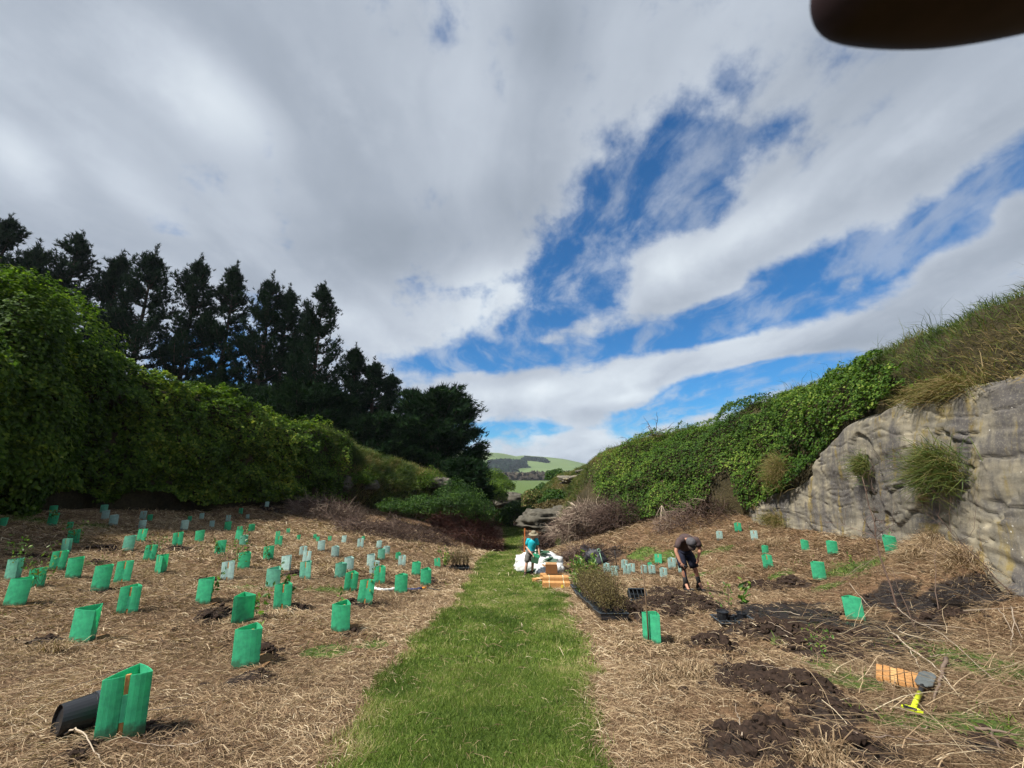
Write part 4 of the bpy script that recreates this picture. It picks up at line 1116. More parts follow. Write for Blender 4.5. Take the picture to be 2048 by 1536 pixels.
for i_, (px, py, hw, lab) in enumerate([(60, 985, 2.2, 'dead bracken in the shade under the ivy-covered tree'), (330, 1000, 2.4, 'dead straw below the left creeper, right of the mossy bank'), (470, 995, 2.4, 'hanging dead straw below the middle of the left creeper'), (545, 985, 2.0, 'brown dead growth below the right part of the left creeper')]):
    brush('brush_pile', px, py, hw, .9, .9, 900, .8, .011, .5, 330 + i_, lab)
def branch(name, paths, rads, label, tone=.85, cat='branch', group=None, parent_loc=None):
    m = MB()
    for pts, rd in zip(paths, rads): m.tube(pts, np.linspace(rd, rd * .35, len(pts)), 5, tint=tone + .1 * (random.random() - .5))
    o = link(name, m.mesh(name, M_twig, True))
    return tag(o, label, cat, group)
def px_path(pts, lifts):
    out = []
    for (px, py), l in zip(pts, lifts):
        p = on(px, py, l); out.append(tuple(p))
    return out
def smooth(pts, k=4):
    P = np.array(pts, float); t = np.linspace(0, len(P) - 1, (len(P) - 1) * k + 1)
    Q = np.stack([np.interp(t, np.arange(len(P)), P[:, j]) for j in range(3)], 1)
    for _ in range(k): Q[1:-1] = (Q[:-2] + 2 * Q[1:-1] + Q[2:]) / 4
    return Q + np.random.default_rng(len(P)).normal(size=Q.shape) * .004
SG = 'cut branches lying on the right slope'
branch('fallen_branch', [smooth(px_path([(1780, 1268), (1792, 1288), (1822, 1318), (1862, 1345), (1892, 1372), (1922, 1408)], [.12, .14, .12, .10, .06, .02])), smooth(px_path([(1802, 1294), (1850, 1302), (1900, 1303)], [.13, .14, .10])), smooth(px_path([(1822, 1318), (1838, 1345), (1848, 1362)], [.12, .06, .01]))],
       [.011, .006, .006], 'pale forked branch pointing down towards the yellow spade', .97, group=SG)
branch('fallen_branch', [smooth(px_path([(1788, 1215), (1808, 1240), (1840, 1262), (1880, 1288), (1930, 1325), (1990, 1372)], [.2, .22, .2, .16, .1, .02])), smooth(px_path([(1840, 1262), (1900, 1272), (1960, 1280)], [.2, .2, .12]))],
       [.009, .005], 'long thin pale stem curving from the sapling foot to the right', .9, group=SG)
branch('fallen_branch', [smooth(px_path([(2030, 1245), (2036, 1268), (2028, 1285), (2020, 1300)], [.22, .2, .1, .02])), smooth(px_path([(2036, 1268), (2048, 1290)], [.2, .08])), smooth(px_path([(2000, 1240), (2016, 1262), (2028, 1280)], [.16, .2, .1]))],
       [.009, .007, .007], 'small forked pale stem at the right picture edge', .85, group=SG)
branch('fallen_branch', [smooth(px_path([(1950, 1475), (1990, 1486), (2048, 1500)], [.05, .06, .05])), smooth(px_path([(1985, 1484), (2000, 1510), (2018, 1536)], [.05, .04, .02]))], [.014, .010], 'grey forked branch in the bottom right corner', .6, group=SG)
branch('fallen_branch', [smooth(px_path([(1930, 1248), (1980, 1250), (2048, 1252)], [.2, .25, .25]))], [.006], 'straight thin pale stick lying level above the bottom right branches', .85, group=SG)
branch('fallen_branch', [smooth(px_path([(1730, 1040 + 105), (1700, 1120 + 38), (1680, 1172)], [.15, .1, .02])), smooth(px_path([(1768, 1118), (1722, 1148), (1690, 1166)], [.1, .1, .02]))], [.007, .006], 'two crossed thin grey stems near the right row of green guards', .7, group=SG)
branch('fallen_branch', [smooth(px_path([(1700, 1180), (1735, 1205), (1742, 1212)], [.08, .06, .02]))], [.007], 'short pale stick on the wet dark soil left of the sapling', .9, group=SG)
branch('fallen_branch', [smooth(px_path([(130, 1475), (145, 1478), (165, 1500), (190, 1520), (212, 1534)], [.05, .09, .07, .05, .02]))], [.006], 'bent pale straw stalk in front of the black pot', .95)
branch('fallen_branch', [smooth(px_path([(140, 1003), (165, 1012), (192, 1022)], [.15, .12, .08]))], [.02], 'grey pole lying at the foot of the ivy-covered tree', .75)
branch('bark_piece', [smooth(px_path([(1898, 1342), (1888, 1362), (1880, 1385), (1868, 1408)], [.10, .06, .04, .03]))], [.022], 'grey-brown curl of bark lying across the spade blade', .62, 'bark')
r_ = np.random.default_rng(5)
for i in range(26):                                     # loose sticks, each on its own
    px, py = [(r_.uniform(1480, 2040), r_.uniform(1150, 1530)), (r_.uniform(20, 650), r_.uniform(1060, 1530))][i % 3 == 0]
    a = r_.random() * 3.14; ln = r_.uniform(.2, .75)
    p = on(px, py); q = [(p.x + math.cos(a) * ln * k, p.y + math.sin(a) * ln * k) for k in (0, .35, .7, 1)]
    pts = smooth([(x, y, gz(x, y) + .03 + .03 * r_.random()) for x, y in q])
    if min(path_d(np.array([k[0] for k in q]), np.array([k[1] for k in q]))) > -.1 or max(path_d(np.array([k[0] for k in q]), np.array([k[1] for k in q]))) > -.1: continue
    side = 'right' if px > 1024 else 'left'
    branch('loose_stick', [pts], [r_.uniform(.003, .006)], 'thin dry stick lying on the straw of the %s slope' % side, r_.uniform(.6, 1), 'stick', 'loose dry sticks on the %s slope' % side)

# bare saplings and stalks on the right
def sapling(px, py, H, lean, nb, rad, seed, label, tone=.5, blen=.9):
    r = np.random.default_rng(seed); p = on(px, py, -.03)
    o = empty('bare_sapling', p, (0, 0, 0), label, 'sapling', 'bare stems in front of the rock face')
    t = np.linspace(0, 1, 10)[:, None]
    tr = np.array([[0, 0, 0]]) + t * np.array([[lean[0], lean[1], H]]) + np.cumsum(r.normal(size=(10, 3)), 0) * np.array([.012, .012, 0]) * H
    m = MB(); m.tube(tr, np.linspace(rad, rad * .35, 10), 6, tint=tone)
    link('stem', m.mesh('stem', M_twig, True), o)
    k = r.integers(4, 10, nb); roots = tr[np.minimum(k, 9)]
    pth = twig_paths(nb, roots, r.normal(size=(nb, 3)) * np.array([1, 1, .3]) + np.array([0, 0, .65]), blen * (.4 + .8 * r.random(nb)), 6, .16, 0, r)
    k2 = r.integers(2, 6, nb * 4); sub = pth[np.repeat(np.arange(nb), 4), k2]
    p2 = twig_paths(nb * 4, sub, r.normal(size=(nb * 4, 3)) + np.array([0, 0, .4]), blen * .45 * (.4 + .8 * r.random(nb * 4)), 4, .2, 0, r)
    fol('twigs', [twig_mesh(pth, np.full(nb, rad * .38), np.full(nb, tone)), twig_mesh(p2, np.full(nb * 4, rad * .2), np.full(nb * 4, tone))], M_twig, o)
sapling(1803, 1228, 2.5, (.02, .25), 9, .018, 401, 'tall thin bare sapling standing in front of the rock face', .42)
sapling(1832, 1262, 1.0, (-.12, .1), 3, .009, 402, 'short thin dead stalk right of the tall bare sapling', .5, .4)
sapling(1880, 1236, 1.0, (.3, .15), 4, .008, 403, 'leaning dead stalk right of the two upright stems', .5, .5)
sapling(2025, 1185, 1.3, (-.6, .5), 10, .010, 404, 'twiggy brown bush leaning in from the right edge across the rock', .35, .9)
sapling(2047, 1130, 1.6, (-.9, .7), 12, .010, 405, 'upper twiggy brown stem at the right edge, against the rock', .35, 1.0)

# dead branches: fan below the creeper, bare crown on the ridge, loop over the hollow
def fan(px, py, lift, seed, label, n, ln, aim, tone, wig=.18, grav=.1, rad=.016, base=None, dirs=None):
    r = np.random.default_rng(seed); p = base if base is not None else on(px, py, lift)
    pth = twig_paths(n, np.repeat([[0, 0, 0.]], n, 0), np.array(aim) + r.normal(size=(n, 3)) * np.array([.6, .5, .35]), ln * (.5 + .6 * r.random(n)), 8, wig, grav, r)
    k2 = r.integers(3, 8, n * 2); sub = pth[np.repeat(np.arange(n), 2), k2]
    p2 = twig_paths(n * 2, sub, np.array(aim) + r.normal(size=(n * 2, 3)) * .7, ln * .35 * (.4 + r.random(n * 2)), 5, wig, grav, r)
    v, f, t = join([twig_mesh(pth, np.full(n, rad), np.full(n, tone)), twig_mesh(p2, np.full(n * 2, rad * .5), np.full(n * 2, tone))])
    o = link('dead_branch', mesh_np('dead_branch', v, f, M_twig, {'tint': t}, True), None, p)
    return tag(o, label, 'branch', 'dead branches on the right bank')
P_, N_ = on_loft(RB, 1338, 1040)
fan(0, 0, 0, 411, 'pale dead branch fanning downwards behind the bending man', 13, 1.9, (-.05, -.55, -.8), .9, .14, .12, .016, P_ + N_ * .8 + np.array([0, 0, .75]))
P_, N_ = on_loft(RB, 1375, 1022)
fan(0, 0, 0, 412, 'arching dead stems right of the fanning pale branch', 9, 1.8, (.75, -.4, .05), .7, .12, .22, .012, P_ + N_ * .6)
P_, N_ = on_loft(RB, 1312, 880)
fan(0, 0, 0, 413, 'bare dead branches sticking up against the sky on the ridge', 7, 2.3, (-.35, 0, .75), .3, .22, .12, .03, P_ + np.array([0, 0, .3]))
P_, N_ = on_loft(RB, 1268, 900)
fan(0, 0, 0, 414, 'lower bare dead branches left of the ridge-top ones', 7, 1.6, (-.5, 0, .5), .35, .25, .1, .025, P_ + N_ * .3)
P_, N_ = on_loft(RB, 1160, 1012)
m = MB(); A = np.array(P_) + N_ * .9
m.tube(smooth([A, A + (1.0, -.2, -.75), A + (1.9, -.3, -.7), A + (2.7, -.2, .15), A + (3.0, 0, .7)]), np.linspace(.07, .05, 17), 6, tint=.95)
tag(link('dead_branch', m.mesh('dead_branch', M_twig, True)), 'pale curved dead limb hanging in a loop over the grey brush', 'branch', 'dead branches on the right bank')

# ------------------------------------------------------------------ bushes
def at_depth(px, py, y):
    d = px_dir(px, py); s = y / d.y
    return np.array([d.x * s, y, d.z * s + CAM_Z])
BG = 'green bushes at the foot of the left bank'
for i, (px, py, y, rad, n, mat, lab) in enumerate([
    (910, 1000, 36.5, (2.2, 1.6, 2.4), 5200, M_bush, 'big bright green bush above the reddish brush tangle'),
    (845, 1010, 36.0, (1.8, 1.3, 1.3), 3000, M_bush, 'smaller green bush left of the big bright one'),
    (860, 960, 39.5, (1.5, 1.2, 1.5), 2200, M_ivyd, 'dark bush growing in the rock hollow of the left ledge'),
    (720, 955, 34.8, (1.4, 1.0, 1.2), 1800, M_ivyd, 'dark bush between the two pale left boulders'),
    (790, 1012, 34.2, (1.5, .9, .8), 1300, M_bush, 'low green leafy patch behind the brown heap'),
    (960, 1020, 37.0, (1.7, 1.4, 1.9), 2400, M_bush, 'green bush beside the far left bend of the path'),
    (945, 1065, 34.5, (.1, .1, .1), 10, M_bush, '')]):
    if not lab: continue
    p = at_depth(px, py, y); p[2] -= rad[2] * .8
    leafy('green_bush', p, rad, int(n * 2), .13, mat, 500 + i, lab, 'bush', BG, 14, .75)
BG = 'dark bushes at the far end of the path'
for i, (px, py, y, rad, n, mat, lab) in enumerate([
    (1035, 1030, 55, (2.6, 2.2, 2.6), 4500, M_bush, 'bright green bush closing the far end of the path'),
    (1002, 1040, 56, (2.2, 2.0, 2.4), 3000, M_ivyd, 'shaded green bush left of the path end'),
    (1060, 1020, 52, (1.8, 2.0, 2.6), 2600, M_bush, 'brownish bush at the foot of the boulder end'),
    (990, 990, 60, (2.4, 2, 2.4), 2600, M_ivyd, 'dark rounded bush under the big cypress'),
    (1085, 985, 58, (1.8, 2, 1.8), 2600, M_bush, 'green bush on the right side of the valley notch'),
    (1115, 1018, 39, (2.6, 1.4, 1.3), 4600, M_manuka, 'olive shrub covering the top of the grey boulders'),
    (1165, 1005, 36, (1.5, 1.2, 1.2), 2400, M_tall, 'dry brown shrub above the grey brush tangle'),
    (1112, 952, 58, (2.0, 2, 1.6), 2200, M_bush, 'green bush on the ridge above the valley notch'),
    (1065, 1000, 48, (1.7, 1.6, 2.0), 2400, M_tall, 'brown dry bush on top of the boulder'),
    (1110, 1000, 44, (1.9, 1.6, 1.7), 2400, M_bush, 'green-brown bush above the dark hollow'),
    (985, 955, 90, (4, 4, 3), 2600, M_ivyd, 'dark green scrub right behind the cypress edge'),
    (1000, 972, 84, (4, 3, 2.5), 2400, M_ivyd, 'dark green scrub lower on the far left flank')]):
    p = at_depth(px, py, y); p[2] -= rad[2] * .7
    leafy('scrub_bush', p, rad, int(n * 1.6), .13 + .002 * y, mat, 520 + i, lab, 'bush', BG, 8)
# flank of the far left hill closing the valley
def mound(name, c, r3, mat, seed, label=None, cat=None, kind=None, n=40, m_=24, jit=.25):
    m = MB(); m.ellipsoid((0, 0, 0), r3, n, m_, jit=jit, seed=seed)
    return tag(link(name, m.mesh(name, mat, True), None, c), label, cat, None, kind)
mound('far_flank', (-17.0, 95, -7), (15.5, 18, 9.0), M_hill, 3, kind='structure')

# boulders: over the hollow on the right, outcrops on the left ledge
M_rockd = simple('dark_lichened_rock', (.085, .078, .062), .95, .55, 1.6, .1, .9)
def boulder(c, r3, seed, label, rot=0, mat=M_rockd):
    n, k = 56, 36
    th = np.linspace(-math.pi / 2, math.pi / 2, k)[:, None]; ph = np.linspace(0, 2 * math.pi, n, endpoint=False)[None]
    d = np.stack([np.cos(th) * np.cos(ph), np.cos(th) * np.sin(ph), np.sin(th) + 0 * ph], -1).reshape(-1, 3)
    e = np.sign(d) * np.abs(d) ** .75                                # squarer than a ball
    x, y, z = (d + seed).T
    f = 1 + (fbm(x, y, z, 1.1, 3, seed) - .5) * 1.1 - .16 * sst(.06, 0, np.abs(fbm(x, y, z * 2.2, 1.2, 3, seed + 1) - .5)) + (fbm(x, y, z * 1.6, 4.5, 4, seed + 2) - .5) * .22
    V = e * f[:, None] * np.array(r3); V[:, 2] = np.where(V[:, 2] < 0, V[:, 2] * .7, V[:, 2])
    V = V @ rotm('Z', rot).T
    j = np.arange(n); F = np.concatenate([np.stack([i * n + j, i * n + (j + 1) % n, (i + 1) * n + (j + 1) % n, (i + 1) * n + j], 1) for i in range(k - 1)])
    return tag(link('boulder', mesh_np('boulder', V, F, mat, None, True), None, c), label, 'boulder', 'limestone boulders')
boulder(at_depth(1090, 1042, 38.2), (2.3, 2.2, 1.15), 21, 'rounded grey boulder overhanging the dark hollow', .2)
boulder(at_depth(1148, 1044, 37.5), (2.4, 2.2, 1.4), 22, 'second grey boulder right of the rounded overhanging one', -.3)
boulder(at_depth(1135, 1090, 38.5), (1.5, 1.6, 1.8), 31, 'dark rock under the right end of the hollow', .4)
boulder(at_depth(1160, 960, 42.5), (2.4, 1.3, .55), 23, 'pale rock ledge showing in the grass of the right ridge', .3, M_rock)
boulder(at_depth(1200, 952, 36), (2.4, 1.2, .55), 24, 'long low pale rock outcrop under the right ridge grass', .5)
boulder(at_depth(880, 968, 39.6), (1.1, .8, .6), 25, 'brown overhanging boulder in the left ledge')
boulder(at_depth(745, 972, 35.2), (.55, .45, .45), 26, 'small pale boulder in the left ledge, right of the dark bush')
boulder(at_depth(692, 972, 34.0), (.45, .4, .7), 27, 'upright pale boulder at the end of the left creeper')
boulder(at_depth(1015, 1002, 66), (3.0, 2, 1.4), 28, 'distant grey rock face left of the far path')
mound('moss_bank', on(268, 1010, -.1), (2.2, .9, .55), M_hill, 5, 'low mossy earth bank below the ivy wall', 'earth bank', None)

# ------------------------------------------------------------------ thin air between here and the far hills
def haze():
    m = bpy.data.materials.new('air'); m.use_nodes = True; N = NT(m.node_tree)
    v = N.new('ShaderNodeVolumePrincipled', {}, {'Color': (.80, .88, 1.0), 'Density': .00011, 'Anisotropy': .2})
    N.new('ShaderNodeOutputMaterial', {}, {'Volume': v.outputs[0]})
    mb = MB(); mb.box((0, 1500, 56), (11600, 11600, 142))
    return tag(link('haze', mb.mesh('haze', m)), kind='stuff')
haze()

# ------------------------------------------------------------------ tree guards
def b_corf(c, tr):
    def b(N):
        co = obj_co(N)
        n = N.noise(co, 18, 5, .6).outputs[0]; sep = N.new('ShaderNodeSeparateXYZ', {}, {0: co})
        mud = N.math('MULTIPLY', N.sstep(N.math('MULTIPLY_ADD', n, -.16, sep.outputs[2]), .02, -.06), .7)
        cc = N.mix(N.sstep(n, .35, .75), c, tuple(k * .72 for k in c))
        cc = N.mix(mud, cc, (.10, .065, .04))
        w = N.new('ShaderNodeTexWave', {'wave_type': 'BANDS', 'bands_direction': 'X'}, {'Vector': co, 'Scale': 40.0}).outputs['Fac']
        p = principled(N, cc, .45, bump(N, w, .12, .002), .35)
        t = N.new('ShaderNodeBsdfTranslucent', {}, {'Color': cc}).outputs[0]
        return N.new('ShaderNodeMixShader', {}, {0: tr, 1: p, 2: t}).outputs[0]
    return b
M_green = material('green_corflute', b_corf((.11, .68, .39), .58))
M_dull = material('weathered_green_corflute', b_corf((.25, .66, .50), .5))
M_pale = material('pale_corflute', b_corf((.56, .76, .71), .5))
M_stake = simple('stake_wood', (.42, .21, .075), .75, .25, 30, .2)
M_stakeb = simple('dull_stake_wood', (.30, .17, .08), .8, .25, 30, .2)
M_mat = simple('coir_mat', (.17, .10, .05), .95, .35, 40, .1, .8)

GH, GW, GD = .34, .235, .15
def panel(m, a, b, z0, z1, bulge=0.0, th=.0045, n=4, top=(0, 0)):
    a, b = np.array(a, float), np.array(b, float); d = unit(b - a); nr = np.array([d[1], -d[0]])
    V = []
    for i in range(n + 1):
        k = i / n; q = a + (b - a) * k + nr * bulge * 4 * k * (1 - k); zt = z1 + top[0] * (1 - k) + top[1] * k
        for o in (0, -th):
            V += [(*(q + nr * o), z0), (*(q + nr * o), zt)]
    F = []
    for i in range(n):
        c = i * 4; e = c + 4
        F += [[c, e, e + 1, c + 1], [c + 2, c + 3, e + 3, e + 2], [c + 1, e + 1, e + 3, c + 3], [c, c + 2, e + 2, e]]
    F += [[0, 1, 3, 2], [n * 4, n * 4 + 2, n * 4 + 3, n * 4 + 1]]
    m.add(V, F)
def sleeve_mesh(mat, seed, slot=True):
    r = np.random.default_rng(seed); m = MB()
    h = GH; w = GW / 2; g = .014
    t = r.normal(size=4) * .008
    bx = (r.random() - .5) * .10
    if slot:
        panel(m, (-w, 0), (-g, -.004), 0, h, .006, top=(t[0], t[1])); panel(m, (g, -.004), (w, 0), 0, h, .006, top=(t[1], t[2]))
        panel(m, (-g + .001, -.0035), (g - .001, -.0035), h * .26, h * .68, 0, n=1)
    else:
        panel(m, (-w, 0), (w, 0), 0, h, .022, top=(t[0], t[2]), n=6)
    panel(m, (w, .0046), (bx, GD), 0, h, .008, top=(t[2], t[3])); panel(m, (bx, GD), (-w, .0046), 0, h, .008, top=(t[3], t[0]))
    return m.mesh('sleeve', mat, False)
SLEEVES = {}
for key, mt in (('g', M_green), ('d', M_dull), ('p', M_pale)):
    SLEEVES[key] = ([sleeve_mesh(mt, 10 + i, True) for i in range(3)], [sleeve_mesh(mt, 20 + i, False) for i in range(3)])
STK = MB().box((0, .010, .10), (.024, .018, .47), bev=.003).mesh('stake', M_stake)
STKI = MB().box((0, GD * .5, .07), (.024, .018, .46), bev=.003).mesh('stake', M_stakeb)
def mat_mesh(seed):
    r = np.random.default_rng(seed); m = MB(); n = 14
    rad = .15 * (1 + .07 * r.normal(size=n)); z = .010 + .014 * r.random(n)
    V = [(0, 0, .022), (0, 0, .006)] + [(rad[i] * math.cos(6.283 * i / n), rad[i] * math.sin(6.283 * i / n), z[i] + .008) for i in range(n)] + [(rad[i] * math.cos(6.283 * i / n), rad[i] * math.sin(6.283 * i / n), z[i]) for i in range(n)]
    F = [[0, 2 + i, 2 + (i + 1) % n] for i in range(n)] + [[1, 2 + n + (i + 1) % n, 2 + n + i] for i in range(n)] + [[2 + i, 2 + n + i, 2 + n + (i + 1) % n, 2 + (i + 1) % n] for i in range(n)]
    m.add(V, F); return m.mesh('mulch_mat', M_mat, False)
MATM = [mat_mesh(i) for i in range(3)]
def seedling_meshes(seed, H, nl, ls, bushy):
    r = np.random.default_rng(seed)
    ns = 1 if not bushy else 4
    pth = twig_paths(ns, np.zeros((ns, 3)), np.array([0, 0, 1.]) + r.normal(size=(ns, 3)) * (.12 if ns == 1 else .28), H * (.8 + .3 * r.random(ns)), 8, .09, 0, r)
    k = r.integers(3, 9, nl); w = r.integers(0, ns, nl)
    P = pth[w, k] + r.normal(size=(nl, 3)) * .02 * (1 + bushy); d = unit(r.normal(size=(nl, 3)) + np.array([0, 0, .35]))
    P = P + d * ls * .6
    a = d; nn = unit(np.cross(a, unit(r.normal(size=(nl, 3))))); b = np.cross(nn, a); s = ls * (.6 + .7 * r.random((nl, 1)))
    v = np.stack([P - a * s * .6, P + b * s * .28 + nn * s * .08, P + a * s * .6, P - b * s * .28 + nn * s * .08], 1).reshape(-1, 3)
    lf = mesh_np('leaves', v, np.arange(nl * 4).reshape(nl, 4), M_seed, {'tint': np.repeat(np.clip(r.random(nl) * .9, 0, 1), 4)})
    tv, tf, tt = twig_mesh(pth, np.full(ns, .005), np.full(ns, .35))
    return mesh_np('stem', tv, tf, M_twig, {'tint': tt}), lf
SEEDS = {'thin': seedling_meshes(1, .62, 16, .055, 0), 'leafy': seedling_meshes(2, .56, 60, .05, 1), 'small': seedling_meshes(3, .44, 22, .06, 0), 'bushy': seedling_meshes(4, .68, 110, .045, 1), 'big': seedling_meshes(5, .5, 26, .085, 0)}
def seedling(key, p, yaw, label, lean=(0, 0), sc=1.0):
    o = empty('seedling', p, (lean[0], lean[1], yaw), label, 'seedling', 'seedlings growing out of the guards')
    o.scale = (sc, sc, sc)
    link('stem', SEEDS[key][0], o); link('leaves', SEEDS[key][1], o)
